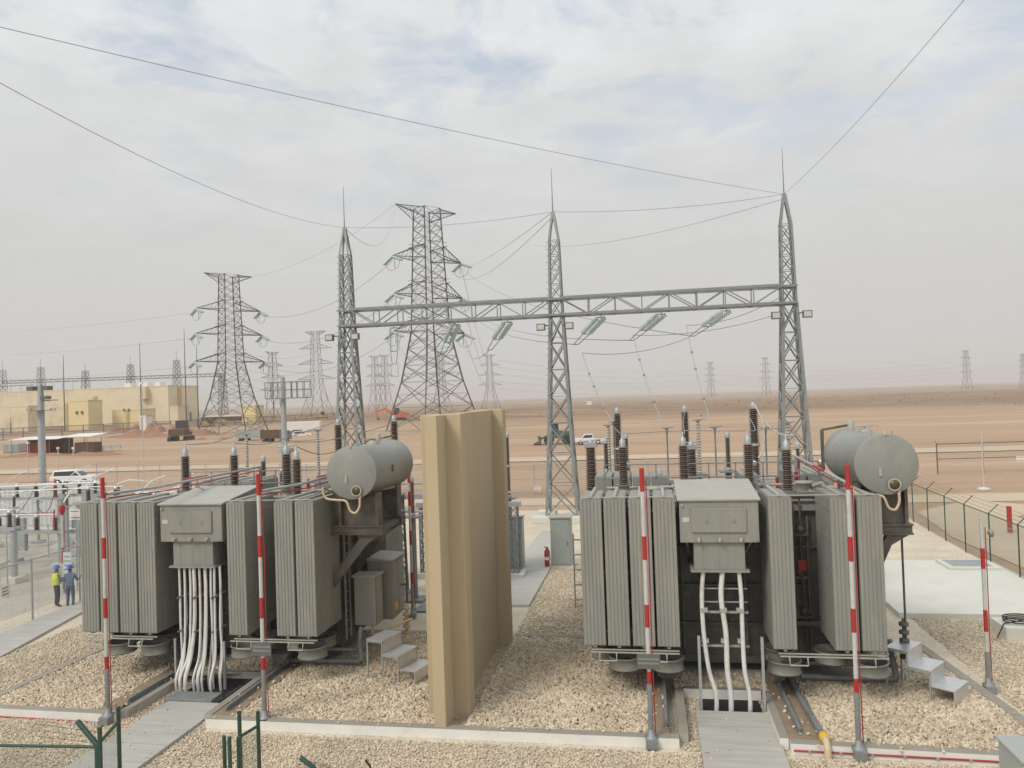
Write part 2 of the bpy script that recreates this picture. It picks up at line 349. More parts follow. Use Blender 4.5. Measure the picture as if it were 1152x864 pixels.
# --- kerbs (white painted faces, dusty tops) round the two gravel beds
def kerb(p, q, w=.26, h=.25, name='kerb', mats=None):
    p, q = Vector((*p, 0)), Vector((*q, 0)); d = (q-p).normalized(); s = Vector((d.y, -d.x, 0))*0
    n = Vector((-d.y, d.x, 0))*w
    vs = [p, q, q+n, p+n]; vs = [tuple(a) for a in vs] + [(a.x, a.y, h) for a in vs]
    b = MB(); b.add(vs, ((0,3,2,1),(0,1,5,4),(1,2,6,5),(2,3,7,6),(3,0,4,7))); b.c = 1; b.add(vs[4:], ((0,1,2,3),))
    o = b.build(name, mats or [m_kerbw, m_kerbt]); md = o.modifiers.new('bevel', 'BEVEL'); md.width = .012; md.segments = 2
    return structure(o)
kerb((-21.5,18.58), (-14.32,18.43)); kerb((-11.62,18.39), (.42,18.40)); kerb((2.9,18.40), (8.62,18.2))
gk = [m_conc, m_kerbt]
kerb((8.62,18.2), (8.6,20.5), mats=gk); kerb((8.6,20.5), (8.1,25.75), mats=gk); kerb((7.85,25.78), (-4.5,26.15), h=.24, mats=gk)
kerb((-5.2,26.15), (-18.6,26.4), h=.24, mats=gk); kerb((-18.75,26.4), (-18.95,18.86), h=.24, mats=[m_earth,m_kerbt])
kerb((.42,21.5), (.42,18.665), mats=gk, w=.22); kerb((.64,21.5), (2.68,21.5), mats=[m_kerbw, m_kerbt], h=.26, w=.2); kerb((2.9,18.665), (2.9,21.5), mats=[m_kerbw, m_kerbt], w=.2)
kerb((-14.32,21.5), (-14.32,18.7), mats=gk, w=.2); kerb((-14.1,21.9), (-11.9,21.9), mats=gk, h=.2, w=.2); kerb((-11.62,18.66), (-11.62,21.9), mats=gk, w=.2)

# --- concrete beds under the rails
def slab(name, x0, x1, y0, y1, z0, z1, m, bevel=.012):
    return structure(MB().box(x0, x1, y0, y1, z0, z1).build(name, m, bevel=bevel))
for x0, x1, y1 in ((-.28,.2,26), (2.905,3.75,26), (-15.05,-14.53,26), (-11.61,-10.98,26)):
    slab('rail_bed', x0+.003, x1-.003, 18.68, y1, 0, .225, m_earth)
slab('transformer_foundation', -1.4, 5.2, 22.6, 26.0, 0, .22, m_conc); slab('transformer_foundation', -16.8, -10.1, 22.8, 26.1, 0, .22, m_conc)

# --- paths: rows of cast slabs
def slabs_row(name, x0, x1, y0, y1, step, h=.11, skew=0):
    y = y0; k = 0
    b = MB()
    while y < y1-.02:
        e = min(y+step-.012, y1); dx = rnd.uniform(-.008, .008)
        b.box(x0+dx+skew*(y-y0), x1+dx+skew*(y-y0), y, e, 0, h+rnd.uniform(-.004, .006)); y += step
    return structure(b.build(name, m_path, bevel=.008))
slabs_row('concrete_path', .90, 2.74, 12.0, 20.45, 2.6)
slabs_row('concrete_path', -13.62, -11.86, 12.0, 19.75, 2.6)
slabs_row('concrete_path', -6.75, -4.93, 30.2, 47, 2.4)
b = MB(); P4 = [(-22.0,17), (-23.1,28.2), (-24.55,28.9), (-24.3,17)]
b.prism([(-20.4,10), (-22.05,22.9), (-23.3,28.2), (-23.6,40), (-24.9,40), (-24.75,30), (-24.4,25.3), (-23.2,10)], 0, .1, 'z'); structure(b.build('concrete_path', m_path, bevel=.01))
slab('trench_cover', -13.75, -12.3, 19.77, 20.35, 0, .17, m_galvd); 
slab('concrete_slab', 8.5, 15.02, 29.45, 38.3, 0, .2, m_slab)
slab('concrete_slab', 12.6, 14.7, 36.3, 38.0, .2, .32, m_slab); slab('pit_cover', 12.8, 14.4, 36.5, 37.8, .32, .335, mat('grey steel pit cover', (.33,.35,.36), .5, .3, .1, 3))
slab('grille_walkway', -9.4, -6.78, 29.2, 30.4, 0, .09, m_galvd)
structure(MB().box(1.05,2.6,20.5,21.47,.008,.012).build('cable_pit', m_dark)); structure(MB().box(-12.28,-11.7,19.85,21.85,.008,.013).build('cable_pit', m_dark))  # flat black sheets on the ground, painted shade instead of a real hole
structure(MB().box(-13.7,-12.3,20.4,21.85,.008,.012).build('cable_pit', m_dark))

# --- loose stones: real chips lying on the beds and the near yard (too many to count)
ico_v = []
ph = (1+5**.5)/2
for a, c in ((-1,ph),(1,ph),(-1,-ph),(1,-ph)): ico_v.append((a,c,0))
for a, c in ((-1,ph),(1,ph),(-1,-ph),(1,-ph)): ico_v.append((0,a,c))
for a, c in ((ph,-1),(ph,1),(-ph,-1),(-ph,1)): ico_v.append((a,0,c))
ico_v = np.array(ico_v)/1.902
ico_f = np.array([(0,11,5),(0,5,1),(0,1,7),(0,7,10),(0,10,11),(1,5,9),(5,11,4),(11,10,2),(10,7,6),(7,1,8),(3,9,4),(3,4,2),(3,2,6),(3,6,8),(3,8,9),(4,9,5),(2,4,11),(6,2,10),(8,6,7),(9,8,1)])
def stones(name, x0, x1, y0, y1, per, size, z, avoid, m, seed, inside=None):
    g = np.random.default_rng(seed); n = int((x1-x0)*(y1-y0)*per)
    x = g.uniform(x0, x1, n); y = g.uniform(y0, y1, n); ok = np.ones(n, bool)
    for a, c, d, e in avoid: ok &= ~((x > a) & (x < c) & (y > d) & (y < e))
    if inside is not None: ok &= inside(x, y)
    x, y = x[ok], y[ok]; n = len(x)
    s = size*g.uniform(.6, 1.35, n)
    q = g.normal(size=(n,4)); q /= np.linalg.norm(q, axis=1)[:,None]; w,i,j,k = q.T
    Rm = np.stack([1-2*(j*j+k*k),2*(i*j-k*w),2*(i*k+j*w),2*(i*j+k*w),1-2*(i*i+k*k),2*(j*k-i*w),2*(i*k-j*w),2*(j*k+i*w),1-2*(i*i+j*j)],1).reshape(n,3,3)
    sc = np.stack([s*.62, s*.45, s*.34], 1)
    V = (ico_v[None]*g.uniform(.75,1.2,(n,12,1)))*sc[:,None,:]
    V = np.einsum('nij,nvj->nvi', Rm, V)
    V[:,:,0] += x[:,None]; V[:,:,1] += y[:,None]; V[:,:,2] += (z+g.uniform(0,.045,n)*size/.08)[:,None]
    Fc = (ico_f[None]+12*np.arange(n)[:,None,None]).reshape(-1)
    me = bpy.data.meshes.new(name); me.vertices.add(n*12); me.vertices.foreach_set('co', V.reshape(-1))
    nf = n*20; me.loops.add(nf*3); me.loops.foreach_set('vertex_index', Fc.astype(np.int32)); me.polygons.add(nf)
    me.polygons.foreach_set('loop_start', np.arange(0, nf*3, 3, dtype=np.int32)); me.polygons.foreach_set('use_smooth', np.zeros(nf, bool)); me.update(calc_edges=True)
    me.materials.append(m); o = bpy.data.objects.new(name, me); COL.objects.link(o); tag(o, None, None, None, 'stuff'); return o
sheet('gravel_bed', [(-18.9,18.66), (-15.05,18.66), (-15.05,26.3), (-18.7,26.3)], .15, m_bundbase)
sheet('gravel_bed', [(-14.53,18.66), (-14.34,18.66), (-14.34,21.5), (-11.6,22.1), (-10.98,18.66), (-5,18.66), (-5,26.1), (-14.53,26.2)], .149, m_bundbase)
sheet('gravel_bed', [(-5.2,18.66), (-.28,18.66), (-.28,26.1), (-5.2,26.1)], .15, m_bundbase)
sheet('gravel_bed', [(3.75,18.5), (8.5,18.46), (8.5,20.5), (8.05,25.8), (3.75,25.9)], .15, m_bundbase)
AV1 = [(-19.3,-18.68,18,27), (-15.05,-14.3,18,27), (-14.3,-11.62,18,22.05), (-11.65,-10.98,18,27), (-5.56,-4.78,18,26), (-16.8,-10.1,23.2,26.4)]
AV2 = [(-.28,.42,18,27), (.2,3.1,18,21.75), (2.9,3.75,18,27), (-1.4,5.2,23,26), (-5.56,-4.78,18,26)]
def ins_r(x, y): return x < 8.55-np.clip((y-20.5)/5.25,0,1)*.5
stones('bund_gravel', -18.9, -5.2, 18.7, 26.1, 540, .082, .165, AV1, m_stone, 3)
stones('bund_gravel', -5.2, 8.6, 18.68, 25.9, 540, .082, .165, AV2, m_stone, 4, ins_r)
stones('yard_gravel', -21, 9, 14.8, 18.5, 620, .055, .012, [(-13.65,-11.83,10,18.6), (.87,2.77,10,18.6), (-21.5,-14.32,18.42,18.7), (-11.62,8.7,18.17,18.7)], m_stone2, 5)
stones('yard_gravel', 8.9, 14.9, 18, 29.4, 330, .06, .012, [(11,12.6,26.8,28.6)], m_stone2, 6)
stones('yard_gravel', -22.2, -19.2, 18.7, 27, 330, .06, .012, [], m_stone2, 8, lambda x, y: x > -21.4-(y-18)*.14)
stones('notch_gravel', -14.28, -11.65, 18.3, 21.85, 420, .055, .012, [(-13.65,-11.83,10,19.8), (-13.75,-11.6,19.7,21.9)], m_stone2, 9)
stones('notch_gravel', .45, 2.88, 18.3, 21.45, 420, .055, .012, [(.87,2.77,10,20.47), (1.05,2.6,20.4,21.5)], m_stone2, 10)
stones('yard_gravel', -4.9, 0, 26.5, 38, 200, .06, .012, [], m_stone2, 12)

stones('spilled_gravel', -13.6, -11.9, 12.5, 19.7, 2.2, .06, .115, [], m_stone2, 21)
stones('spilled_gravel', .92, 2.72, 12.5, 20.4, 1.6, .06, .115, [], m_stone2, 22)
stones('spilled_gravel', -11.6, .4, 18.42, 18.62, 9, .07, .255, [(-5.56,-4.78,18,20)], m_stone, 23)
stones('spilled_gravel', 3.0, 8.4, 18.25, 18.5, 9, .07, .25, [], m_stone, 24)
stones('spilled_gravel', -.25, .18, 18.7, 22.5, 10, .07, .23, [], m_stone, 25)
stones('spilled_gravel', 2.92, 3.74, 18.7, 22.5, 8, .07, .23, [], m_stone, 26)
stones('spilled_gravel', -15.0, -14.3, 18.7, 22.5, 8, .07, .23, [], m_stone, 27)
stones('spilled_gravel', -11.6, -11, 18.7, 22.5, 8, .07, .23, [], m_stone, 28)

strip('boundary_road', [tuple((ay(px,py,Yd).xy)+Vector((-4,9))) for px, py, Yd in ((-20,497,215),(70,489,232),(160,483,255),(250,478,290),(380,471,340))], 9, .6, mat('pale gravel road', (.47,.42,.34), .95, 0, .08, .2))
# ================================================================== THE FIRE WALL BETWEEN THE TRANSFORMERS
fw = thing('fire_wall', 'tall beige rendered concrete wall standing between the two grey transformers', 'wall', (-5.18, 18.5, 0))
MB().box(-.33, -.02, 0, .86, .1, 7.93).build('end_stub', m_beige, fw, bevel=.015)
MB().box(-.70, .38, .863, 1.45, .1, 7.94).build('pilaster', m_beige, fw, bevel=.015)
MB().box(-.32, .03, 1.453, 6.645, .1, 7.925).build('wall_panel', m_beige, fw)
MB().box(-.70, .39, 6.648, 7.2, .1, 7.94).build('pilaster', m_beige, fw, bevel=.015)

# ================================================================== POWER TRANSFORMERS
def bushing_mesh(n, r0, r1, z0, z1, o=(0,0,0), taper=1.0, sheds=None):
    """a stack of overlapping sheds"""
    prof = []; dz = (z1-z0)/n
    for i in range(n):
        k = 1-(1-taper)*i/n; z = z0+i*dz; rr = (r1 if i % 2 == 0 else r1*.93)*k
        prof += [(r0*k, z), (r0*k, z+dz*.42), (rr, z+dz*.46), (rr*.98, z+dz*.58), (r0*k*1.1, z+dz*.97)]
    prof.append((r0*taper, z1))
    return MB().lathe(prof, o, 14)
def radiator(parent, xc, y0, y1, z0=1.62, z1=5.5, w=.585, flip=False):
    b = MB(); n = 34; dy = (y1-y0)/n; fy = y0
    front = y0 if not flip else y1
    for i in range(n):
        y = y0+i*dy
        b.box(xc-w/2, xc+w/2, y+.004, y+dy*.72, z0, z1)
        b.box(xc-w/2+.03, xc+w/2-.03, y+.003, y+dy*.97, z0+.06, z1-.05)
    # pressed flutes of the outermost fin
    k = 6; s = -1 if not flip else 1; ya = front
    poly = []; fw_ = w/k
    for i in range(k):
        x = xc-w/2+i*fw_
        poly += [(x+fw_*.03, ya), (x+fw_*.13, ya+s*.014), (x+fw_*.87, ya+s*.014), (x+fw_*.97, ya)]
    poly += [(xc+w/2, ya-s*.012), (xc-w/2, ya-s*.012)]
    b.prism(poly, z0+.02, z1-.02, 'z')
    for z in (z0+.02, z0+.8, z0+1.6, z0+2.4, z0+3.2):           # spacer straps on the two sides
        for sx in (-1, 1): b.bar((xc+sx*(w/2+.004), y0+.02, z+.35), (xc+sx*(w/2+.004), y1-.02, z+.35), .012, .03)
    o = b.build('radiator', m_grey, parent)
    h = MB(); h.box(xc-w/2+.03, xc+w/2-.03, y0+.02, y1, z1-.015, z1+.025)
    h.build('radiator_top', m_grey, o)
    h = MB(); h.tube([(xc, y0+.03, z1+.05), (xc, y1+.3*(1 if not flip else -1)*0+.28, z1+.05)], .055, 8)
    h.build('header_pipe', m_lid, o); MB().tube([(xc, y0+.05, z0-.02), (xc, y1+.28, z0-.02)], .055, 8).build('header_pipe', m_lid, o)
    return o
def fan(parent, x, y, z=.94, r=.41):
    b = MB(); b.lathe([(r*.97, .02), (r+.025, 0), (r+.03, .03), (r, .05), (r, .27), (r+.03, .29), (r+.03, .32), (r*.96, .32), (r*.93, .05)], (x, y, z), 24)
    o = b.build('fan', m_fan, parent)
    g = MB()
    for q in (.18, .3, .4): g.lathe([(q-.006, 0), (q+.006, 0), (q+.006, .012), (q-.006, .012), (q-.006, 0)], (x, y, z-.005), 18)
    for k in range(4): a = math.pi*k/4; g.bar((x-r*math.cos(a), y-r*math.sin(a), z-.002), (x+r*math.cos(a), y+r*math.sin(a), z-.002), .012)
    g.lathe([(.1, .02), (.1, .16), (0, .16)], (x, y, z), 10)
    for k in range(5):
        a = 2*math.pi*k/5; u = Vector((math.cos(a), math.sin(a), 0)); s = Vector((-u.y, u.x, 0)); c = Vector((x, y, z+.1))
        g.add([c+u*.09-s*.05, c+u*.38-s*.11+Vector((0,0,-.03)), c+u*.38+s*.11+Vector((0,0,.05)), c+u*.09+s*.05+Vector((0,0,.03))], ((0,1,2,3),))
    g.build('fan_grille', m_tank, o)
def transformer(name, label, X0, Y0, railx, many_cables, cx):
    t = thing(name, label, 'transformer', (X0, Y0, 0))
    # ---- tank with stiffeners and cover flange
    b = MB(); x0, x1, y0, y1 = -3.55, 3.72, 2.3, 5.2
    b.box(x0, x1, y0, y1, .72, 4.86)
    for i in range(13):
        x = x0+.15+i*(x1-x0-.3)/12; b.box(x-.035, x+.035, y0-.16, y0+.001, .8, 4.7); b.box(x-.035, x+.035, y1-.001, y1+.16, .8, 4.7)
    for z in (1.6, 2.7, 3.8): b.box(x0+.02, x1-.02, y0-.13, y0+.002, z, z+.07)
    for k in range(4): y = y0+.3+k*.75; b.box(x1-.001, x1+.14, y-.035, y+.035, .8, 4.7)
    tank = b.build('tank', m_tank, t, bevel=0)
    b = MB(); b.box(x0-.12, x1+.12, y0-.2, y1+.2, 4.862, 4.93); b.box(x0-.1, x1+.1, y0-.18, y1+.18, 4.935, 5.0); b.box(x0+.4, x1-.5, y0+.3, y1-.3, 5.0, 5.1)
    for i in range(40): x = x0+i*(x1-x0)/39; b.lathe([(.03,0),(.03,.16),(0,.16)], (x, y0-.12, 4.9), 6)
    cover = b.build('tank_cover', m_grey, tank)
    # underframe and rail wheels
    b = MB(); b.box(x0+.1, x1-.1, y0-.05, y0+.25, .5, .722); b.box(x0+.1, x1-.1, y1-.3, y1, .5, .722)
    for rx in railx: b.box(rx-.22, rx+.22, y0-1.0, y1+.3, .58, .718); b.prism([(rx-.3, .74), (rx+.3, .74), (rx+.14, .5), (rx-.14, .5)], y0-1.25, y0-.7, 'y')
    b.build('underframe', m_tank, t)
    for rx in railx:
        for y in (y0-.98, y1+.1):
            w = MB().lathe([(.1,-.09), (.17,-.09), (.17,-.05), (.145,-.05), (.145,.05), (.17,.05), (.17,.09), (.1,.09)], (rx, y, .485), 18, (1,0,0))
            w.box(rx-.17, rx-.11, y-.06, y+.06, .4, .7); w.box(rx+.11, rx+.17, y-.06, y+.06, .4, .7); w.build('wheel', m_galvd, t)
    # ---- radiators: four on the left, one and a pair on the right, the same again at the back
    for xc in (-3.50, -2.86, -2.20, -1.56, 1.37, 2.88, 3.53):
        radiator(t, xc, 0.04, 1.85); radiator(t, xc, 6.1, 7.9, z1=5.45, flip=True)
    b = MB()
    for xa, xb in ((-3.7,-1.3), (1.1,3.8)):
        b.tube([(xa, .05, 5.56), (xb, .05, 5.56)], .018, 6)
        for y in (.12, .34): b.bar((xa+.1, y-.25, 1.5), (xb, y-.25, 1.5), .032)
        for u in (xa+.55, xb-.55): b.tube([(u-.22,-.14,1.49), (u-.22,-.2,1.3), (u+.22,-.2,1.3), (u+.22,-.14,1.49)], .02, 6, False)
    b.build('tie_rods', m_lid, t)
    for x, y in ((-3.28,1.35), (-2.75,.42), (-1.6,.42), (-1.9,1.4), (1.38,.42), (1.45,1.4), (2.72,1.3), (3.5,.42), (3.35,1.42)): fan(t, x, y)
    # big header pipes between the banks and the tank, with butterfly valves
    for xa, xb in ((-3.7,-1.35), (1.1,3.8)):
        for z in (5.3, 1.7):
            b = MB(); b.tube([(xa, 2.03, z), (xb, 2.03, z)], .1, 10)
            for x in (xa+.5, xb-.5): b.tube([(x, 2.03, z), (x, 2.4, z-.55*(z > 3))], .09, 10); b.lathe([(.16,-.03),(.16,.03)], (x, 2.16, z-.1*(z > 3)), 10, (0,1,0))
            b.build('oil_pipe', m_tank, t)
    # ---- cable box
    b = MB(); T = 0
    b.prism([(0,4.36), (2.2,4.36), (2.2,5.72), (0,5.46)], -1.17, .83, 'x')
    box = b.build('cable_box', m_grey, t, bevel=.012); bo = .12 if many_cables else 0.; box.location.x = bo
    MB().prism([(-.06,5.455), (2.25,5.727), (2.25,5.765), (-.06,5.495)], -1.22, .88, 'x').build('box_lid', m_lid, box)
    b = MB(); b.box(-.86,.52,-.05,-.002,4.63,5.26); h = b.build('hatch', m_grey, box, bevel=.008)
    b = MB()
    for x in (-.48, .22): b.add([(x-.07,-.052,4.86), (x+.07,-.052,4.86), (x,-.052,5.02)], ((0,1,2),))
    bb = MB()
    for x in np.arange(-.82,.5,.215):
        for z in (4.67,5.22): bb.lathe([(.018,0),(.018,.012),(0,.014)], (float(x),-.05,z), 6, (0,-1,0))
    bb.build('hatch_bolts', m_lid, h); MB().box(-1.1,-.92,-.006,-.001,4.9,5.02).build('rating_plate', m_alu, box); MB().tube([(.78,-.03,4.4),(.78,-.03,4.36),(.72,.2,4.1),(.72,.4,3.7)], .014, 6).build('earth_strap', m_black, box)
    b.build('warning_plate', mat('faded warning mark', (.21,.21,.175), .6), h)
    b = MB()
    for x in (-.7,-.17,.36): b.tube([(x,-.01,4.45), (x,-.1,4.45), (x,-.1,4.40)], .03, 8); b.lathe([(.055,0),(.055,.03)], (x,-.02,4.45), 8, (0,-1,0))
    b.tube([(-1.1,-.02,5.35),(-1.1,-.06,5.35)], .035, 8); b.build('box_fitting', m_lid, box)
    b = MB()
    b.box(-.83,.46,.1,1.5,3.64,4.357)
    for x in (-.6,-.2,.2): b.box(x, x+.012, .094, .101, 3.66, 4.33)
    b.box(-.93,.56,.02,1.6,3.58,3.637); b.bar((-1.0,.3,4.36), (-.8,2.2,3.3), .06); b.bar((.66,.3,4.36), (.5,2.2,3.3), .06)
    b.build('gland_box', m_grey, box)
    # ---- cables down to the pit
    def cable(pts, r, nm='power_cable'): MB().tube(pts, r, 8).build(nm, m_cable, t)
    def sm(a, k=10):                    # Catmull-Rom through control points
        a = [Vector(p) for p in a]; a = [a[0]*2-a[1]]+a+[a[-1]*2-a[-2]]; o = []
        for i in range(1, len(a)-2):
            for j in range(k):
                u = j/k; o.append(.5*((2*a[i])+(a[i+1]-a[i-1])*u+(2*a[i-1]-5*a[i]+4*a[i+1]-a[i+2])*u*u+(3*a[i]-a[i-1]-3*a[i+1]+a[i+2])*u**3))
        return o+[a[-2]]
    cl = MB()
    if not many_cables:
        for x, e in ((-.61,-.42), (-.12,-.05), (.30,.42)):
            cable(sm([(x,.15,3.6), (x+(-.06 if x < .2 else .03),.12,2.9), (x+(-.05 if x < -.3 else .02),.06,2.0), (x*.8+e*.2,-.05,1.1), (e,-.1,.5), (e,-.08,-.02)]), .058 if x != -.12 else .068)
            for z in (2.55, 1.75): cl.box(x-.11, x+.07, .02, .17, z, z+.09)
        for z in (2.5, 1.62): cl.bar((-.72,.24,z), (.5,.24,z), .07, .05)
        for z in (3.1, 2.75): cl.bar((-.72,.3,z), (.5,.3,z), .03)
        cl.build('cable_clamp', m_lid, t)
        MB().bar((-.80,-.05,0), (-.80,-.05,1.95), .07).build('cable_post', m_galv, t); MB().bar((.78,-.05,0), (.78,-.05,1.95), .07).build('cable_post', m_galv, t)
    else:
        rr = random.Random(5)
        for gx, n in ((-.56,5), (-.08,5), (.30,3), (.59,3)):
            for i in range(n):
                x = gx+i*.088; y = .14+.16*(i % 2); e = x*.9+(-.02 if gx < 0 else .05)+rr.uniform(-.03,.03); yb = -.25+rr.uniform(-.12,.4)
                if gx > .4: e += .1
                cable(sm([(x,y,3.6), (x+rr.uniform(-.015,.015),y,2.9), (x+rr.uniform(-.02,.02),y-.02,1.9), ((x+e)/2+rr.uniform(-.03,.03),(y+yb)/2+.05,1.0), (e,yb,.45), (e,yb+.03,-.02)]), .036 if (i or gx != -.08) else .055)
        for z in (2.72, 1.72):
            for xa, xb in ((-.62,-.1), (-.1,.42), (.5,.84)): cl.bar((xa,.06,z-.05), (xb,.3,z+.12), .05, .05)
        cl.build('cable_clamp', m_tank, t)
        MB().bar((.86,.1,0), (.86,.1,1.4), .07).build('cable_post', m_galv, t); MB().bar((-.86,.3,0), (-.86,.3,1.4), .06).build('cable_post', m_galv, t)
    # ---- bushings on the cover
    for x, y, z in ((-2.72,3.9,5.1), (-.85,3.9,5.1), (1.1,3.9,5.1), (2.03,2.75,5.0)):
        b = MB(); b.lathe([(.30,0), (.30,.05), (.2,.06), (.17,.3), (.24,.31), (.24,.36)], (x, y, z), 16); tu = b.build('bushing', m_grey, t)
        bushing_mesh(18, .11, .175, z+.36, z+1.55, (x, y, 0)).build('sheds', m_porc, tu)
        MB().lathe([(.10,0),(.095,.2),(.05,.24),(.025,.3),(.025,.42),(0,.42)], (x, y, z+1.55), 12).build('terminal_cap', m_galv, tu)
    b = MB()
    for x, y in ((-1.8,3.4), (.2,3.3), (2.8,4.4)): b.lathe([(.25,0),(.25,.35),(.3,.36),(.3,.42),(0,.42)], (x, y, 5.0), 14)
    for a, c in (((-3.2,3.0,5.2),(3.4,3.0,5.25)), ((-3.3,4.7,5.25),(3.4,4.7,5.3)), ((2.9,2.6,5.1),(2.9,4.9,5.2))): b.tube([a, c], .045, 8)
    for x in (-2.6,-1.2,.4,1.6,2.6): b.tube([(x,3.0,5.2), (x,3.0,5.0)], .04, 6); b.lathe([(.09,-.03),(.09,.03)], (x,3.0,5.12), 8)
    b.tube([(3.0,4.2,5.3), (3.6,3.9,5.5), (4.2,3.2,5.62), (4.3,3.0,5.5)], .07, 8); b.box(3.3,3.55,3.85,4.15,5.35,5.65)
    b.build('cover_pipework', m_lid, t)
    b = MB(); rq = random.Random(9)
    for k in range(14):
        x = -3.3+k*.5; y = rq.uniform(2.5,3.2); z = 5.0+rq.uniform(.1,.5); b.tube([(x,y,5.0),(x,y,z),(x+rq.uniform(-.5,.5),y+.1,z)], .022, 6); b.box(x-.05,x+.05,y-.05,y+.05,5.0,5.0+rq.uniform(.08,.25))
    b.box(-3.4,3.5,2.42,2.55,5.06,5.1); b.tube([(-3.5,2.25,5.2),(3.6,2.25,5.25)], .02, 6); b.tube([(-3.5,5.3,5.5),(3.6,5.3,5.5)], .03, 6); b.build('cover_wiring', m_galvd, t)
    b = MB()
    for k in range(9): x = -3.4+k*.85; b.bar((x,5.25,5.0),(x,5.25,5.95),.035)
    for z in (5.5,5.95): b.bar((-3.4,5.25,z),(3.4,5.25,z),.035)
    b.build('guard_rail', m_galvd, t)
    # ---- conservator on its bracket
    cz, r, ya, yb = 6.25, .79, .7, 4.25
    b = MB().lathe([(0,0), (r-.02,0), (r,.012), (r,.03), (r-.025,.05), (r-.025,yb-ya-.05), (r,yb-ya-.03), (r,yb-ya), (0,yb-ya)], (cx, ya, cz), 40, (0,1,0))
    cons = b.build('conservator', m_cons, t)
    b = MB().lathe([(.17,0),(.17,.05),(.12,.05),(.12,.07),(0,.07)], (cx+.16, ya-.07, cz-.52), 20, (0,1,0)); b.tube([(cx+.28,ya-.03,cz-.66),(cx+.28,ya-.03,cz-.78)], .03, 6)
    gq = b.build('oil_gauge', m_lid, cons)
    MB().lathe([(.0,-.002),(.125,-.002),(.125,.0)], (cx+.16, ya-.072, cz-.52), 20, (0,1,0)).build('gauge_dial', m_brass, gq)
    MB().box(cx-.2, cx-.12, ya-.035, ya-.002, cz-.3, cz-.08).build('sight_glass', m_lid, cons); MB().lathe([(.05,0),(.05,.12),(0,.12)], (cx, ya+.02, cz+r-.04), 8).build('lifting_lug', m_lid, cons)
    for u in (-.3,.2): MB().tube([(cx+u,ya+.12,cz+.72),(cx+u,ya+.12,cz+.86)], .02, 6).build('lifting_lug', m_lid, cons)
    b = MB(); b.lathe([(.2,0),(.2,.07),(.14,.09),(.14,.12),(0,.12)], (cx, 2.6, cz+r-.06), 14)
    for k in (-.22,.22): b.bar((cx-.25, 2.6+k, cz+.90), (cx+.3, 2.6-k, cz+.92), .03)
    b.bar((cx,2.6,cz+.8),(cx,2.6,cz+.92),.04); b.build('manhole', m_lid, cons); MB().lathe([(.09,0),(.09,.3),(.05,.34),(0,.34)], (cx-.15, 3.5, cz+r-.08), 10).build('filler_cap', m_lid, cons)
    MB().box(cx+r-.06, cx+r+.0, 2.15, 2.27, cz-.12, cz+.1).build('level_plate', m_plate, cons)
    b = MB(); b.bar((cx-r-.02,yb+.02,cz-.5), (cx-r-.02,yb+.02,cz+.75), .09); b.bar((cx-r-.02,yb+.02,cz+.75), (cx+.1,yb+.02,cz+.9), .07); b.build('end_frame', m_tank, cons)
    hp = sm([(cx-.9,ya+.6,cz-.62), (cx-.95,ya+.1,cz-.45), (cx-.8,ya-.06,cz-.72), (cx-.45,ya-.09,cz-.78), (cx-.15,ya-.1,cz-.82), (cx-.02,ya-.1,cz-1.1), (cx+.14,ya-.09,cz-1.16), (cx+.25,ya-.06,cz-.98), (cx+.26,ya-.05,cz-.72)])
    MB().tube(hp, .035, 8).build('gauge_hose', m_hose, cons)
    b = MB()
    for y in (1.35, 3.2):
        b.prism([(3.72,5.18), (3.95,5.75), (cx-.1,5.42), (cx+.5,5.5), (cx+.62,4.62), (cx-.62,4.62)], y-.04, y+.04, 'y')
        b.box(cx-.62, cx-.54, y-.2, y+.2, 4.62, 5.7); b.box(cx+.54, cx+.62, y-.2, y+.2, 4.62, 5.6); b.box(3.72, cx+.72, y-.14, y+.14, 4.36, 4.62); b.box(3.72, cx+.74, y-.2, y+.2, 4.58, 4.622)
        b.box(3.72, cx+.74, y-.2, y+.2, 4.34, 4.38)
        b.prism([(3.72,3.0), (3.72,2.6), (cx+.2,4.05), (cx+.7,4.36), (cx+.1,4.36)], y-.1, y+.1, 'y')
    b.box(cx-.6, cx-.45, 1.4, 3.2, 4.40, 4.55); b.box(cx+.5, cx+.65, 1.4, 3.2, 4.40, 4.55); b.box(cx-.62,cx+.6,1.39,1.47,4.62,5.6)
    b.build('conservator_bracket', m_tank, t)
    # ---- right side: ladder, control cabinets, pipes
    b = MB()
    for u in (0,.36): b.bar((3.92, 1.98+u, .95), (3.92, 1.98+u, 4.9), .045)
    for k in range(12): b.bar((3.92,1.98,1.2+k*.3), (3.92,2.34,1.2+k*.3), .025)
    b.build('ladder', m_grey, t)
    if many_cables:
        c = MB().box(4.15,4.85,2.1,2.72,1.35,2.85).build('control_cabinet', m_grey, t, bevel=.02)
        b = MB(); b.box(4.09,4.91,2.06,2.76,2.855,2.9); b.build('cabinet_roof', m_lid, c); MB().box(4.86,4.875,2.15,2.67,1.42,2.8).build('cabinet_door', m_grey, c, bevel=.005)
        c = MB().box(4.3,5.05,3.1,4.3,1.25,3.15).build('control_cabinet', m_grey, t, bevel=.02)
        b = MB(); b.prism([(4.24,3.16),(5.12,3.155),(5.12,3.19),(4.24,3.25)], 3.04, 4.36, 'y'); b.build('cabinet_roof', m_lid, c)
        b = MB(); b.box(5.052,5.07,3.15,3.68,1.32,3.08); b.box(5.052,5.07,3.72,4.25,1.32,3.08); dr = b.build('cabinet_door', m_grey, c, bevel=.005)
        MB().box(5.072,5.078,3.3,3.55,1.5,1.75).build('warning_sticker', m_yellow, dr)
    b = MB()
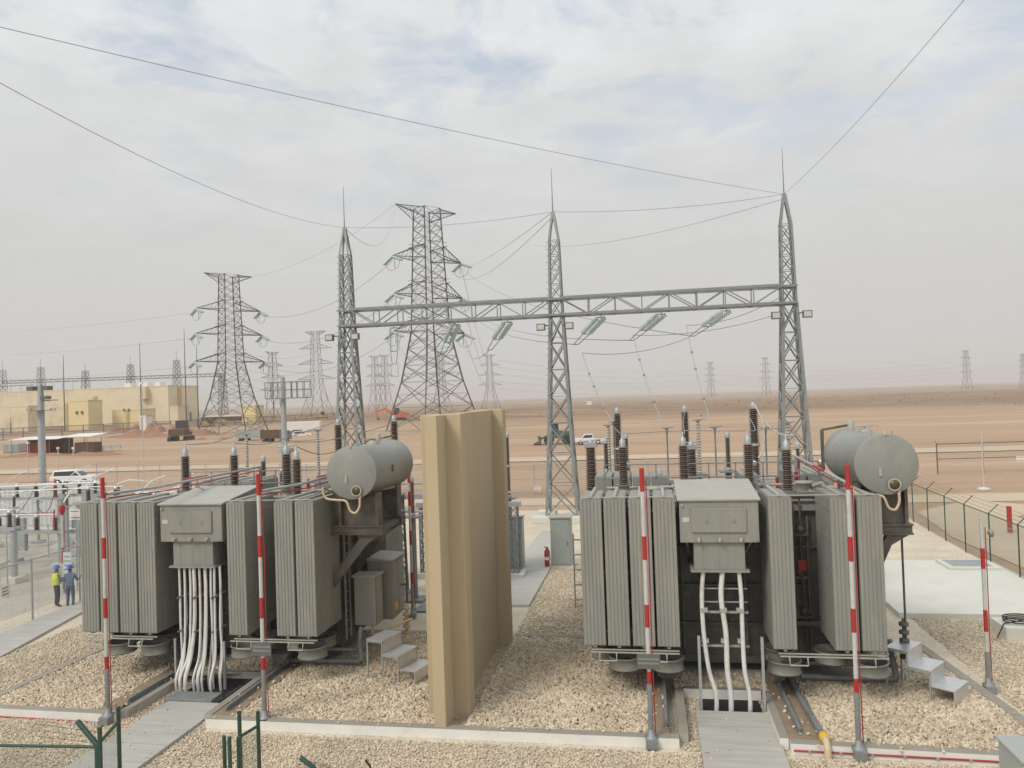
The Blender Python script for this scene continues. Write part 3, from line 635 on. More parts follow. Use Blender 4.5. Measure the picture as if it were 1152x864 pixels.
    b.tube(sm([(4.4,1.8,.95), (4.45,1.75,.55), (4.45,1.7,.4), (4.2,1.7,.36), (2.0,1.7,.36)],6), .085, 8); b.tube([(2.2,2.0,.62), (4.6,2.0,.62)], .06, 8); b.tube([(4.4,1.95,1.35), (4.4,1.8,.95)], .07, 8)
    b.build('drain_pipe', m_galvd, t)
    if many_cables: MB().tube(sm([(4.62,2.5,1.35), (4.6,2.4,1.05), (4.8,2.5,1.0), (5.3,3.0,1.15), (5.6,3.4,1.2)],6), .04, 6).build('flexible_conduit', m_hose, t)
    if not many_cables: MB().tube([(4.75,1.7,.4),(4.75,1.7,4.3)], .03, 6).build('earth_rod', m_tank, t)
    if many_cables: b = MB(); b.tube([(5.28,3.9,.9),(5.28,3.9,4.5)], .035, 6); b.bar((4.9,3.9,2.2),(5.3,3.9,2.2), .05); b.build('breather_pipe', m_tank, t)
    b = MB()
    for k in range(5): b.lathe([(.05,0),(.13,.01),(.13,.09),(.05,.1),(.05,.2)], ((5.35, 3.6, .65+k*.2) if many_cables else (4.72, 1.75, .9+k*.22)), 10)
    b.build('breather', m_hose if many_cables else m_tank, t)
    # clutter in the gap between the single radiator and the pair
    b = MB()
    for z, x in ((4.3,2.05), (3.1,2.0), (2.0,2.1)): b.box(x-.35, x+.35, 2.0, 2.3, z-.14, z-.06); b.lathe([(.12,0),(.12,.2),(.07,.24),(0,.24)], (x-.08,2.1,z-.06), 10); b.lathe([(.09,-.02),(.11,0),(.11,.05),(0,.05)], (x+.15,2.02,z+.04), 10, (0,-1,0))
    b.tube([(2.0,2.0,.9),(2.02,2.0,5.1)], .02, 6); b.tube([(2.28,2.02,.9),(2.2,2.02,3.7),(2.2,2.02,5.2)], .028, 6)
    b.build('valve', m_tank, t)
    MB().lathe([(.1,0),(.1,.03),(.03,.05),(.03,.1)], (2.16,2.2,4.95), 10, (0,-.3,1)).build('valve_handwheel', m_red, t)
    MB().box(2.1,2.32,1.95,2.02,3.2,3.5).build('junction_box', m_red, t)
    return t
RX0, RY0, LX0, LY0 = 1.86, 20.7, -13.46, 20.9
transformer('power_transformer', 'grey transformer right of the beige wall, with three thick white cables at its front', RX0, RY0, (-1.72, 1.34), False, 4.16)
transformer('power_transformer', 'grey transformer left of the beige wall, with many thin white cables and a ladder', LX0, LY0, (-1.0, 2.1), True, 4.74)

# ---- rails the transformers roll on
def rail(x, ya, yb, label, w=.075):
    b = MB(); b.box(x-.07, x+.07, ya, yb, .225, .24); b.box(x-.012, x+.012, ya, yb, .24, .325); b.box(x-w/2, x+w/2, ya, yb, .325, .365)
    tag(b.build('rail', m_galvd), label, 'rail', 'rails under the transformers')
rail(.14, 19.0, 26, 'steel rail under the left wheels of the right transformer, beside the cable path')
rail(3.2, 19.0, 26, 'steel rail under the right wheels of the right transformer, right of its three cables')
rail(-14.46, 19.2, 26, 'steel rail under the left wheels of the left transformer, left of its white cables')
rail(-11.36, 18.95, 26, 'steel rail under the right wheels of the left transformer, right of its cable pit')
b = MB(); b.tube([(3.66,18.7,.33), (3.6,20.6,.3), (3.55,22.6,.3)], .075, 10)
dp = tag(b.build('drain_pipe', m_galvd), 'grey drain pipe ending in a yellow cap on the white kerb', 'pipe')
MB().lathe([(.1,0),(.115,.02),(.115,.16),(.1,.2)], (3.66,18.72,.33), 12, (0,-1,0)).build('pipe_cap', m_yellow, dp)
MB().tube([(3.66,18.54,.335),(3.66,18.36,.31),(3.66,18.27,.2),(3.66,18.26,0)], .08, 10).build('pipe_spout', m_hose, dp)

# ---- galvanised steps
def steps(x, y, label, rz=0):
    t = thing('steps', label, 'steps', (x, y, .17), rz, 'steel steps beside the transformers')
    for i in range(3):
        xa = i*.55; z = 1.15-i*.38
        b = MB(); b.box(xa, xa+.57, 0, 1.0, z, z+.025); b.build('tread', m_alu, t)
        b = MB(); b.box(xa+.545, xa+.565, .004, .996, z-.375, z-.002); b.build('riser', m_alu, t)
    b = MB()
    for yy in (.02, .98):
        b.bar((.02,yy,0), (.02,yy,1.15), .04); b.bar((0,yy,.02), (1.66,yy,.02), .04); b.bar((.55,yy,.38), (.55,yy,1.15), .04); b.bar((1.1,yy,0), (1.1,yy,.77), .04)
        b.bar((0,yy,1.12), (.57,yy,1.12), .04); b.bar((.55,yy,.74), (1.12,yy,.74), .04)
    b.bar((.02,.02,.02), (.02,.98,.02), .04); b.bar((1.64,.02,.02), (1.64,.98,.02), .04); b.build('frame', m_galv, t)
steps(5.95, 22.0, 'galvanised three-tread steps on the gravel right of the right transformer', R(-38))
steps(-8.45, 21.7, 'galvanised three-tread steps on the gravel between the left transformer and the beige wall', R(-16))
# ================================================================== RED AND WHITE DETECTION POLES
def striped(name, label, x, y, z0, h, bands, r=.05, plate=False, cable=True, group='red and white striped poles', box=True, rz=0, foot=True):
    t = thing(name, label, 'pole', (x, y, z0), rz, group)
    MB().tube([(0,0,.02), (0,0,h)], r, 12).build('shaft', m_pole, t)
    for a, c in bands: MB().tube([(0,0,a), (0,0,c)], r+.004, 12).build('red_band', m_red, t)
    if foot:
        b = MB(); b.lathe([(.16,-.02),(.16,.02),(.09,.05),(.075,.18),(r+.002,.2)], (0,0,0), 8); b.box(-.13,.13,-.2,.06,-.2,.0); b.build('base', m_galvd, t)
    MB().tube([(0,0,.2), (0,0,h*.20)], r+.012, 12).build('sleeve', m_galvd, t)
    if cable:
        b = MB(); b.tube([(.1,.02,.1), (.09,.02,h*.3), (.1,.03,h*.7), (.085,.0,h-.25)], .014, 6)
        b.build('red_cable', m_redpipe, t)
    if plate:
        p = MB().box(-.27,.27,-.085,-.06,1.62,1.96).build('nameplate', m_plate, t)
        b = MB(); b.box(-.24,.24,-.0875,-.0855,1.73,1.77); b.box(-.24,.24,-.0875,-.0855,1.83,1.87); b.build('plate_line', m_galvd, p)
    return t
BANDS = [(1.02,1.55), (2.57,3.1), (4.15,4.7), (5.75,6.3)]
striped('striped_pole', 'striped pole on the kerb before the four radiators of the left transformer', -14.44, 18.38, .25, 6.15, BANDS)
striped('striped_pole', 'striped pole with a nameplate before the single radiator of the left transformer', -10.08, 18.62, .25, 6.2, BANDS, plate=True)
striped('striped_pole', 'striped pole with a nameplate before the four radiators of the right transformer', -.22, 18.42, .25, 6.25, BANDS, plate=True)
striped('striped_pole', 'striped pole on the kerb before the paired radiators of the right transformer', 4.33, 18.32, .25, 6.2, BANDS)
p5 = striped('striped_pole', 'shorter striped pole with a bare top beside the pale concrete slab', 8.68, 22.6, .2, 4.45, [(1.42,2.0), (3.1,3.65)])
MB().lathe([(.06,0),(.11,.03),(.11,.1),(.04,.12)], (.16,0,4.05), 12, (1,0,0)).build('horn', m_galvd, p5)
for k, (px, py, Y, hh, lab) in enumerate(((463,640,28.5,5.6,'thin striped pole behind the control cabinets of the left transformer'), (875,560,27.2,5.2,'striped pole behind the rear radiators of the right transformer, left of the conservator'),
        (925,565,27.4,5.1,'striped pole close to the back end of the right conservator'), (347,560,27.0,5.4,'striped pole behind the paired radiators of the left transformer'))):
    q = ay(px, py, Y); striped('striped_pole', lab, q.x, Y, .2, hh, [(h0, h0+.55) for h0 in (1.0,2.6,hh-1.5,hh-.62)], r=.05)
# detection pipe loops over the transformers
for nm, X0, Y0, lab in (('l', -14.44, 18.4, 'grey detection pipe with red cable running back over the left end of the left transformer'), ('m', -10.08, 18.62, 'grey detection pipe with red cable running back beside the left conservator'), ('r', 4.33, 18.32, 'grey detection pipe running back between the bushing and the right conservator')):
    t = thing('detection_pipe', lab, 'pipe', (X0, Y0, 6.1), 0, 'detection pipes over the transformers')
    yb = 7.9
    MB().tube([(0.06,.05,.0), (.2,2,-.05), (.3,yb,0)], .04, 8).build('pipe', m_galv, t)
    MB().tube([(.1,.06,-.1), (.26,2.4,-.2), (.36,yb-.2,-.12), (.38,yb-.05,-.3), (.38,yb-.05,-.9)], .018, 6).build('red_cable', m_redpipe, t)
    MB().tube([(.22,4,-.03),(.22,4.05,-.3),(.5,4.3,-.5)], .02, 6).build('bracket', m_galv, t); MB().tube([(.3,yb,.03),(.3,yb,-1.0)], .05, 8).build('drop_pipe', m_galv, t)
    MB().tube([(.3,yb,-.5),(.3,yb,-.95)], .056, 8).build('red_band', m_red, t)
    MB().tube([(.16,3.3,.0),(.20,4.6,.0)], .046, 8).build('red_band', m_red, t)
# conduit along the kerb
for pts, lab in (([(2.95,18.37,.11), (5,18.3,.12), (8.9,18.17,.13)], 'dark red conduit clipped along the white kerb before the right transformer'), ([(-21,18.54,.02), (-18,18.5,.03), (-14.2,18.36,.035), (-13.6,18.3,.03)], 'red conduit at the foot of the white kerb before the left transformer')):
    t = tag(MB().tube(pts, .022, 8).build('conduit', m_redpipe), lab, 'conduit')
    b = MB()
    for k in range(9):
        u = (k+.5)/9; p = Vector(pts[0]).lerp(Vector(pts[-1]), u); b.box(p.x-.03, p.x+.03, p.y-.03, p.y+.03, p.z-.028, p.z+.028)
    b.build('clip', m_galv, t)

# ================================================================== STEEL GANTRY
def lattice(b, levels, leg, brace, o=(0,0,0), rz=0, panels=None, sub=False):
    """square lattice mast; levels = [(z, half width)], X-braced on four faces between levels"""
    cz, sz = math.cos(rz), math.sin(rz)
    def P(x, y, z): return Vector((o[0]+x*cz-y*sz, o[1]+x*sz+y*cz, o[2]+z))
    def C(l): z, w = l; return [P(-w,-w,z), P(w,-w,z), P(w,w,z), P(-w,w,z)]
    for i in range(len(levels)-1):
        A, B = C(levels[i]), C(levels[i+1])
        for k in range(4):
            b.angle(A[k], B[k], leg)
            j = (k+1) % 4
            b.bar(A[k], B[j], brace, brace*.65); b.bar(A[j], B[k], brace, brace*.65)
            b.bar(B[k], B[j], brace, brace*.35)
            if sub:
                m = (A[k]+A[j]+B[k]+B[j])/4
                for q in (A[k].lerp(B[k], .5), A[j].lerp(B[j], .5)): b.bar(q, m, brace*.7, brace*.3)
                b.bar(A[k].lerp(B[k],.5), A[k].lerp(B[j],.25), brace*.7, brace*.3); b.bar(A[j].lerp(B[j],.5), A[j].lerp(B[k],.25), brace*.7, brace*.3)
    return b
def levels_of(pts, n):
    out = []
    for (z0, w0), (z1, w1), k in zip(pts, pts[1:], n):
        for i in range(k): out.append((z0+(z1-z0)*i/k, w0+(w1-w0)*i/k))
    return out+[pts[-1]]
GY = 52.0; GX = (-20.95, -5.95, 9.12)
gan = thing('steel_gantry', 'galvanised steel gantry of three lattice towers joined by a long lattice beam', 'gantry', (0, GY, 0))
for x, leg_y in zip(GX, (-.1, 0, .1)):
    b = MB(); lattice(b, levels_of([(0.3,1.02),(6.5,.71),(13.75,.42)], [3,4]), .18, .12, (x,0,0)); lattice(b, levels_of([(13.75,.42),(14.95,.40),(18.9,.32),(20.9,.05)], [1,4,1]), .13, .08, (x,0,0))
    for z in np.arange(3, 18.8, .45):
        w = float(np.interp(z, [.3,6.5,13.75,14.95,18.9], [1.02,.71,.42,.40,.32])); b.bar((x-w, -w, z), (x-w-.2, -w, z), .03)
    b.bar((x-.5,-.62,13.8),(x+.5,-.62,13.8),.13); b.bar((x-.5,-.62,14.88),(x+.5,-.62,14.88),.13); b.bar((x-.5,.62,13.8),(x+.5,.62,13.8),.13); b.bar((x-.5,.62,14.88),(x+.5,.62,14.88),.13)
    tw = b.build('tower', m_galvd, gan)
    MB().tube([(x,0,20.8),(x,0,21.6),(x,0,23.9)], [.05,.035,.015], 6).build('lightning_rod', m_galvd, tw)
    b = MB()
    for fx in (x-1.9, x+.6):
        for fy in (-1.9, .6): MB().box(fx,fx+1.3,fy,fy+1.3,.0,.4).build('footing', m_slab, tw, bevel=.03)
    for sx in (-1,1):
        f = MB(); f.box(x+sx*.95-.28, x+sx*.95+.28, -1.12,-.82, 12.75,13.2); f.bar((x+sx*.40,-.40,13.1),(x+sx*.95,-.85,13.1), .08); fo = f.build('floodlight', m_plate, tw)
        MB().box(x+sx*.95-.22, x+sx*.95+.22, -1.135,-1.121, 12.81,13.14).build('lamp_glass', mat('lamp lens', (.55,.52,.47), .2), fo)
for xa, xb in zip(GX, GX[1:]):
    b = MB(); n = 8; xa += .43; xb -= .43
    for y in (-.6,.6):
        for z in (13.78, 14.92): b.angle((xa,y,z), (xb,y,z), .17)
    for i in range(n):
        u0, u1 = xa+(xb-xa)*i/n, xa+(xb-xa)*(i+1)/n
        for y in (-.6,.6):
            b.bar((u0,y,13.8 if i%2 else 14.9), (u1,y,14.9 if i%2 else 13.8), .12,.06); b.bar((u1,y,13.8), (u1,y,14.9), .075,.04)
        for z in (13.8,14.9): b.bar((u0,-.6,z), (u1,.6,z), .08,.04); b.bar((u1,-.6,z), (u1,.6,z), .08,.04)
    b.build('beam', m_galvd, gan)

# insulator strings of glass discs hanging from the beam toward the pylons, with their conductors
def string_mesh(b, p, q, n=10, r=.17):
    p, q = Vector(p), Vector(q); d = q-p; Ls = d.length; prof = []
    for i in range(n):
        h = Ls*i/n; s = Ls/n; prof += [(.035,h), (.045,h+s*.34), (r,h+s*.42), (r*.92,h+s*.58), (.035,h+s*.68)]
    b.lathe(prof+[(.04, Ls)], p, 12, d)
def smooth(a, k=8):
    a = [Vector(p) for p in a]; a = [a[0]*2-a[1]]+a+[a[-1]*2-a[-2]]; o = []
    for i in range(1, len(a)-2):
        for j in range(k):
            u = j/k; o.append(.5*((2*a[i])+(a[i+1]-a[i-1])*u+(2*a[i-1]-5*a[i]+4*a[i+1]-a[i+2])*u*u+(3*a[i]-a[i-1]-3*a[i+1]+a[i+2])*u**3))
    return o+[a[-2]]
m_wire = mat('weathered conductor', (.22,.22,.22), .5, .4, .05, 1)
def wire(label, p, q, sag, r=.02, name='overhead_wire', cat='wire', n=24, group='overhead wires'):
    p, q = Vector(p), Vector(q); pts = []
    for i in range(n+1):
        u = i/n; a = p.lerp(q, u); a.z -= sag*4*u*(1-u); pts.append(a)
    return tag(MB().tube(pts, r, 5).build(name, m_wire), label, cat, group)
P1D, P2D = 206.0, 238.0
def onray(px, py, D):
    d = ray(px, py); return EYE + d*D
ENDS = []
names = ['first', 'second', 'third', 'fourth', 'fifth', 'sixth']
for i, (px, ty) in enumerate(((443,366), (512,362), (571,357), (676,351), (744,347), (817,342))):
    x = ay(px, ty, GY).x; t = thing('insulator_string', 'pale green glass insulator string hanging under the gantry beam, %s from the left' % names[i], 'insulator', (x, GY, 13.75), 0, 'glass insulator strings under the gantry beam')
    vert = i == 0
    dv = Vector((-.1,.2,-1.55)) if vert else Vector((-.55-.16*i, .9, -.85)).normalized()*1.75
    b = MB(); side = Vector((.26,0,0))
    for s in (-1,1): string_mesh(b, side*s+Vector((0,0,-.25)), side*s+Vector((0,0,-.25))+dv)
    b.build('glass_discs', m_glassins, t)
    b = MB(); b.bar((0,0,.1),(0,0,-.2), .06); b.bar(-side+Vector((0,0,-.22)), side+Vector((0,0,-.22)), .07); b.build('hanger', m_galvd, t); b = MB(); e = Vector((0,0,-.3))+dv; b.bar(e-side, e+side, .06)
    tip = e+dv.normalized()*(1.2 if not vert else .9); b.bar(e-side, tip-side*.6, .04); b.bar(e+side, tip+side*.6, .04); b.bar(tip-side*.7, tip+side*.7, .05)
    if vert: b.bar(tip-side, tip-side+Vector((0,0,-.9)), .03); b.bar(tip+side, tip+side+Vector((0,0,-.9)), .03); b.bar(tip-side+Vector((0,0,-.9)), tip+side+Vector((0,0,-.9)), .03)
    b.build('yoke', m_galvd, t)
    ENDS.append(Vector((x, GY, 13.75))+tip)
tgt = [onray(450,378,P1D), onray(523,378,P1D), onray(519,336,P1D), onray(523,376,P1D), onray(519,337,P1D), onray(517,296,P1D)]
tgt[3].z -= 2
COND = []
for i in range(1, 6):
    COND.append(i); continue
    wire('conductor running from the %s insulator string of the gantry toward the near lattice pylon' % names[i], ENDS[i], tgt[i], 8 if i > 2 else 6, .03)
# droppers down to the equipment behind the right transformer, and their bead weights
for i, (k, ex, ey, Y, px, py) in enumerate(((3,692,478,36,655,397), (4,747,478,36,712,377), (5,801,478,36,772,366))):
    a = ay(px, py, 54+2*i if False else 54.0); c = ay(ex, ey, Y)
    t = tag(MB().tube([a.lerp(c, u/10)+Vector((0,0,-.5*4*u/10*(1-u/10))) for u in range(11)], .022, 5).build('dropper', m_galv), 'slanting pale dropper wire above the right transformer, %s from the left' % names[i], 'wire', 'dropper wires above the right transformer')
    b = MB()
    for u in (.28,.45,.75): q = a.lerp(c,u); q.z -= .5*4*u*(1-u); b.lathe([(0,-.09),(.07,-.05),(.07,.05),(0,.09)], q, 8)
    b.build('spacer', m_galvd, t)
    wire('long thin line crossing the sky beyond the gantry beam to the %s dropper' % names[i], a, a+Vector((7.5+3*i, 2, .9+.4*i)) if i < 2 else a+Vector((6.3,-1.5,1.6)), .5, .02)
tops = [Vector((x, GY, 20.9)) for x in GX]
wire('long shield wire from the right gantry tower top across the sky to the upper left', tops[2], ay(-60,16,18), .35, .011)
wire('long sagging shield wire from the left gantry tower top to the upper left', tops[0], ay(-60,60,17), .9, .011)
wire('steep shield wire rising from the right gantry tower top to the upper right', tops[2], ay(1135,-60,22), .35, .010)
wire('shield wire between the left and middle gantry tower tops', tops[0], tops[1], .35, .014)
wire('shield wire between the middle and right gantry tower tops', tops[1], tops[2], .35, .014)
wire('upper of two shield wires from the middle gantry tower toward the pylons', tops[1], onray(510,300,P1D), 1.5, .02)
wire('lower of two shield wires from the middle gantry tower toward the pylons', tops[1]-Vector((0,0,.3)), onray(505,303,P1D), 3.5, .02)
wire('shield wire from the right gantry tower top falling away to the left', tops[2]-Vector((0,0,.3)), onray(600,276,130), 1.2, .016)

# ================================================================== LATTICE PYLONS
def pylon(name, label, base, rz, Ht, w_top, w_waist, z_waist, w_base, arms, leg, brace, group='lattice transmission pylons', detail=True, ins=True):
    t = thing(name, label, 'pylon', base, rz, group)
    b = MB(); lattice(b, levels_of([(0,w_base),(z_waist*.5,w_base+(w_waist-w_base)*.6),(z_waist,w_waist)], [2,3] if detail else [1,1]), leg, brace, sub=detail)
    lattice(b, levels_of([(z_waist,w_waist),(Ht,w_top)], [12 if detail else 5]), leg*.8, brace*.8)
    b.build('body', m_pylon, t)
    for z, Lr, dz, kind in arms:
        w = w_top+(w_waist-w_top)*max(0,(Ht-z)/(Ht-z_waist)); 
        for s in (-1,1):
            b = MB(); tip = Vector((s*Lr, 0, z+(0 if kind != 'top' else .3)))
            up_ = z+dz if kind != 'top' else z-dz
            roots = [Vector((s*w,-w,z)), Vector((s*w,w,z)), Vector((s*w,-w,up_)), Vector((s*w,w,up_))]
            for q in roots: b.angle(q, tip, leg*.62)
            k = 5 if detail else 3
            for i in range(1, k):
                u0, u1 = i/k, (i-1)/k; c = [q.lerp(tip, u0) for q in roots]; d = [q.lerp(tip, u1) for q in roots]
                b.bar(c[0], c[1], brace*.6, brace*.25); b.bar(c[0], d[2], brace*.6, brace*.25); b.bar(c[1], d[3], brace*.6, brace*.25); b.bar(c[0], d[1], brace*.6, brace*.25)
            if kind != 'top' and detail: b.bar((s*(w+.6),-w-.8,z+dz),(s*(w+.6),w+.8,z+dz), brace); b.bar((-w-.6,-s*(w+.5),z+dz+1),(w+.6,-s*(w+.5),z+dz+1), brace*.6)
            arm = b.build('cross_arm', m_pylon, t)
            if kind != 'top' and ins:
                b = MB()
                for sy in (-1,1):
                    for off in (-.28,.28): string_mesh(b, tip+Vector((off,0,-.2)), tip+Vector((off,sy*4.2,-1.7)), 9, .34)
                for q in (tip+Vector((0,-3.4,-1.3)),): pass
                b.build('insulator', m_glassins, arm)
                b = MB(); b.tube(smooth([tip+Vector((0,-3.5,-1.3)), tip+Vector((0,-2,-3.4)), tip+Vector((0,2,-3.4)), tip+Vector((0,3.5,-1.3))], 5), .06, 5); b.bar(tip+Vector((s*-.6,0,-.2)), tip+Vector((s*-.6,0,-3.2)), .12); b.build('jumper', m_wire, arm)
    return t
g1 = onray(488,487,P1D); g1.z = 0
RZ1 = R(51)
pylon('lattice_pylon', 'tall near lattice pylon standing behind the gantry beam, left of its middle tower', (g1.x,g1.y,0), RZ1, 60, 2.55, 3.7, 27, 9.2, [(59.6,9.8,2.6,'top'),(46.2,11.2,3.4,'arm'),(36.4,11.2,3.4,'arm'),(26.6,11.6,3.4,'arm')], .34, .17)
g2 = onray(262,490,P2D); g2.z = 0
RZ2 = R(54)
pylon('lattice_pylon', 'lattice pylon right of the long cream building', (g2.x,g2.y,0), RZ2, 49.5, 2.2, 2.9, 22.5, 8.0, [(49.2,7.6,2.0,'top'),(38.6,10.2,2.6,'arm'),(31.0,10.6,2.6,'arm'),(22.5,11.2,2.6,'arm')], .31, .155)
def farpylon(px, pyb, D, Ht, label, rz=0, wide=1.0, arms3=True):
    g = onray(px, pyb, D); g.z = 0
    return pylon('lattice_pylon', label, (g.x,g.y,0), R(10+rz), Ht, Ht*.035, Ht*.055, Ht*.42, Ht*.15*wide, [(Ht*.995,Ht*.13,Ht*.04,'top'),(Ht*.80,Ht*.2,Ht*.05,'arm'),(Ht*.62,Ht*.22,Ht*.05,'arm'),(Ht*.44,Ht*.24,Ht*.05,'arm')], Ht*.0055, Ht*.0032, detail=False, ins=False)
farpylon(357,460,520,58,'lattice pylon seen just left of the left gantry tower', -10)
farpylon(423,458,850,60,'faint narrow pylon right behind the left gantry tower, left one of two', 50, .7)
farpylon(434,458,870,62,'faint narrow pylon right behind the left gantry tower, right one of two', 50, .7)
farpylon(497,456,560,44,'faint pylon seen between the legs of the near pylon', 30)
farpylon(552,452,620,44,'faint pylon between the beige wall and the middle gantry tower', 20)
farpylon(308,461,450,40,'narrow pylon between the camera mast and the second pylon', 60, .6)
farpylon(800,440,1100,50,'faint distant pylon left of the right gantry tower, the left of two', 25, .6)
farpylon(862,438,1000,50,'faint distant pylon close to the right gantry tower, the right of two', 25, .6)
farpylon(1088,431,950,48,'faint distant pylon on the plain above the right conservator', 25, .6)
farpylon(1152,429,800,36,'faint pylon cut by the right picture edge', 25, .6)
def armtip(g, rz, s, L, z): return Vector((g.x+math.cos(rz)*s*L, g.y+math.sin(rz)*s*L, z))
for i, (za, zb, La, Lb) in enumerate(((44.9,37.3,11.2,10.2),(35.1,29.7,11.2,10.6),(25.3,21.2,11.6,11.2))):
    wire('%s conductor strung between the near and the second lattice pylon, left side' % ('upper','middle','lower')[i], armtip(g1,RZ1,-1,La,za), armtip(g2,RZ2,1,Lb,zb), 5, .05)
    e = onray(200-25*i, 352+30*i, 330)
    wire('%s conductor leaving the left arms of the second pylon toward the far left' % ('upper','middle','lower')[i], armtip(g2,RZ2,-1,Lb,zb), onray(-60,372+26*i,620), 3, .035)
    wire('%s conductor from the near pylon toward the far pylons, right side' % ('upper','middle','lower')[i], armtip(g1,RZ1,1,La,za), onray(552,412+10*i,615), 7, .06)
for i in range(5):
    wire('faint far line low above the horizon on the right, %s from the top' % names[i], onray(560,405+8*i,640), onray(800,413+5*i,1100), 9, .07)
    wire('faint far line between the two distant right pylons, %s from the top' % names[i], onray(800,412+5*i,1100), onray(1088,400+6*i,950), 6, .07)
    wire('faint far line over the camera mast, %s from the top' % names[i], onray(280,398+9*i,480), onray(357,395+10*i,520), 4, .06)

wire('shield wire from the left gantry tower top to the near pylon peak', tops[0], armtip(g1,RZ1,-1,9.8,59.9), 5, .02)
wire('shield wire from the peak of the near pylon to the second pylon peak', armtip(g1,RZ1,-1,9.8,59.9), armtip(g2,RZ2,1,7.6,49.4), 3, .03)

for i in COND:
    zt = (25.3,25.3,35.1,35.1,44.9)[i-1]; s_ = -1 if i == 1 else 1
    wire('conductor running from the %s insulator string of the gantry toward the near lattice pylon' % names[i], ENDS[i], armtip(g1, RZ1, s_, 11.2, zt), 2.5, .03)
# ================================================================== SWITCHGEAR BEHIND THE TRANSFORMERS
def arrester(label, x, y, ztop, units, r=.185, base='lattice', cap=True, cat='arrester', group='brown arresters behind the transformers', h=None):
    """column of brown porcelain units on a steel support"""
    t = thing('surge_arrester', label, cat, (x, y, 0), 0, group); z = ztop
    if cap: MB().lathe([(.10,-.26),(.10,-.1),(.06,-.03),(0,0)], (0,0,z), 12).build('cap', m_galv, t); z -= .26
    for i in range(units):
        hh = h or 1.45; bushing_mesh(18, r*.6, r*1.02, z-hh, z).build('sheds', m_porc, t)
        z -= hh; MB().lathe([(r*.9,-.12),(r*1.05,-.1),(r*1.05,-.02),(r*.9,0)], (0,0,z), 12).build('flange', m_galv, t); z -= .12
    b = MB(); b.box(-.35,.35,-.35,.35,z-.06,z)
    if base == 'lattice': lattice(b, levels_of([(0,.3),(z-.06,.22)], [6]), .09, .05)
    else: b.tube([(0,0,0),(0,0,z-.06)], .12, 10)
    b.box(-.45,.45,-.45,.45,0,.12); b.build('support', m_galvd, t); return t
def post(label, x, y, ztop, n=1, r=.1, m=None, plain=False):
    t = thing('post_insulator', label, 'insulator', (x, y, 0), 0, 'grey post insulators behind the transformers')
    z = ztop; b = MB(); b.box(-.14,.14,-.05,.05,z-.05,z); b.tube([(-.22,0,z-.02),(.3,0,z+.02)], .02, 6); b.lathe([(.05,-.2),(.07,0)], (0,0,z-.04), 8); b.build('clamp', m_galvd, t)
    hh = 2.1
    if plain: MB().tube([(0,0,z-.15),(0,0,z-hh)], .035, 8).build('rod', m_galvd, t)
    else: bushing_mesh(18, .065, .1, z-.15-hh, z-.15).build('sheds', m_gporc, t)
    z -= hh+.15; b = MB(); b.box(-.3,.3,-.3,.3,z-.08,z+.0); b.bar((-.25,0,z-.5),(0,0,z-.1), .06); b.bar((.25,0,z-.5),(0,0,z-.1), .06); b.tube([(0,0,0),(0,0,z-.08)], .1, 8); b.build('support', m_galvd, t); return t
def PX(px, py, Y): q = ay(px, py, Y); return q.x, Y, q.z
x, y, z = PX(694,458,33); arrester('tall brown two-unit arrester behind the left bushing of the right transformer', x, y, z, 2)
x, y, z = PX(770,456,33); arrester('tall brown two-unit arrester behind the middle bushing of the right transformer', x, y, z, 2)
x, y, z = PX(847,452,33); a3_ = arrester('tall brown two-unit arrester with white cables, just left of the right gantry tower', x, y, z, 2, .22)
MB().tube(smooth([(0,-.1,z-.1),(.3,-.1,z-.7),(.9,0,z-1.3),(1.6,.2,z-1.45)],6), .03, 6).build('white_lead', m_cable, a3_)
MB().tube(smooth([(.05,-.12,z-.1),(.35,-.2,z-1.0),(.3,-.2,z-2.0),(.1,-.2,z-2.3)],6), .03, 6).build('white_lead', m_cable, a3_)
x, y, z = PX(380,471,32); arrester('brown arrester standing behind the left conservator, left of the gantry tower', x, y, z, 2, .2)
x, y, z = PX(443,467,32); arrester('brown arrester standing behind the back end of the left conservator', x, y, z, 2, .2)
x, y, z = PX(570,486,36); arrester('slim brown two-unit arrester right of the beige wall', x, y, z, 2, .12, 'pole', h=1.3)
x, y, z = PX(681,492,33); arrester('slim dark two-unit arrester left of the left bushing of the right transformer', x, y, z, 2, .11, 'pole', h=1.25)
x, y, z = PX(704,487,35); arrester('slim dark arrester right of the left bushing of the right transformer', x, y, z, 2, .11, 'pole', h=1.0)
x, y, z = PX(818,485,31); arrester('short brown arrester with a grey base between the middle and right bushings', x, y, z, 1, .11, 'pole', h=1.15)
x, y, z = PX(296,512,29); arrester('short brown arrester with a flat cap, left of the double bushing of the left transformer', x, y, z, 1, .12, 'pole', h=1.2)
x, y, z = PX(463,535,31); arrester('hanging dark arrester right of the left conservator', x, y, z, 1, .11, 'pole', h=1.3)
x, y, z = PX(897,497,31); arrester('slim dark arrester in front of the right gantry tower', x, y, z, 1, .09, 'pole', h=1.1)
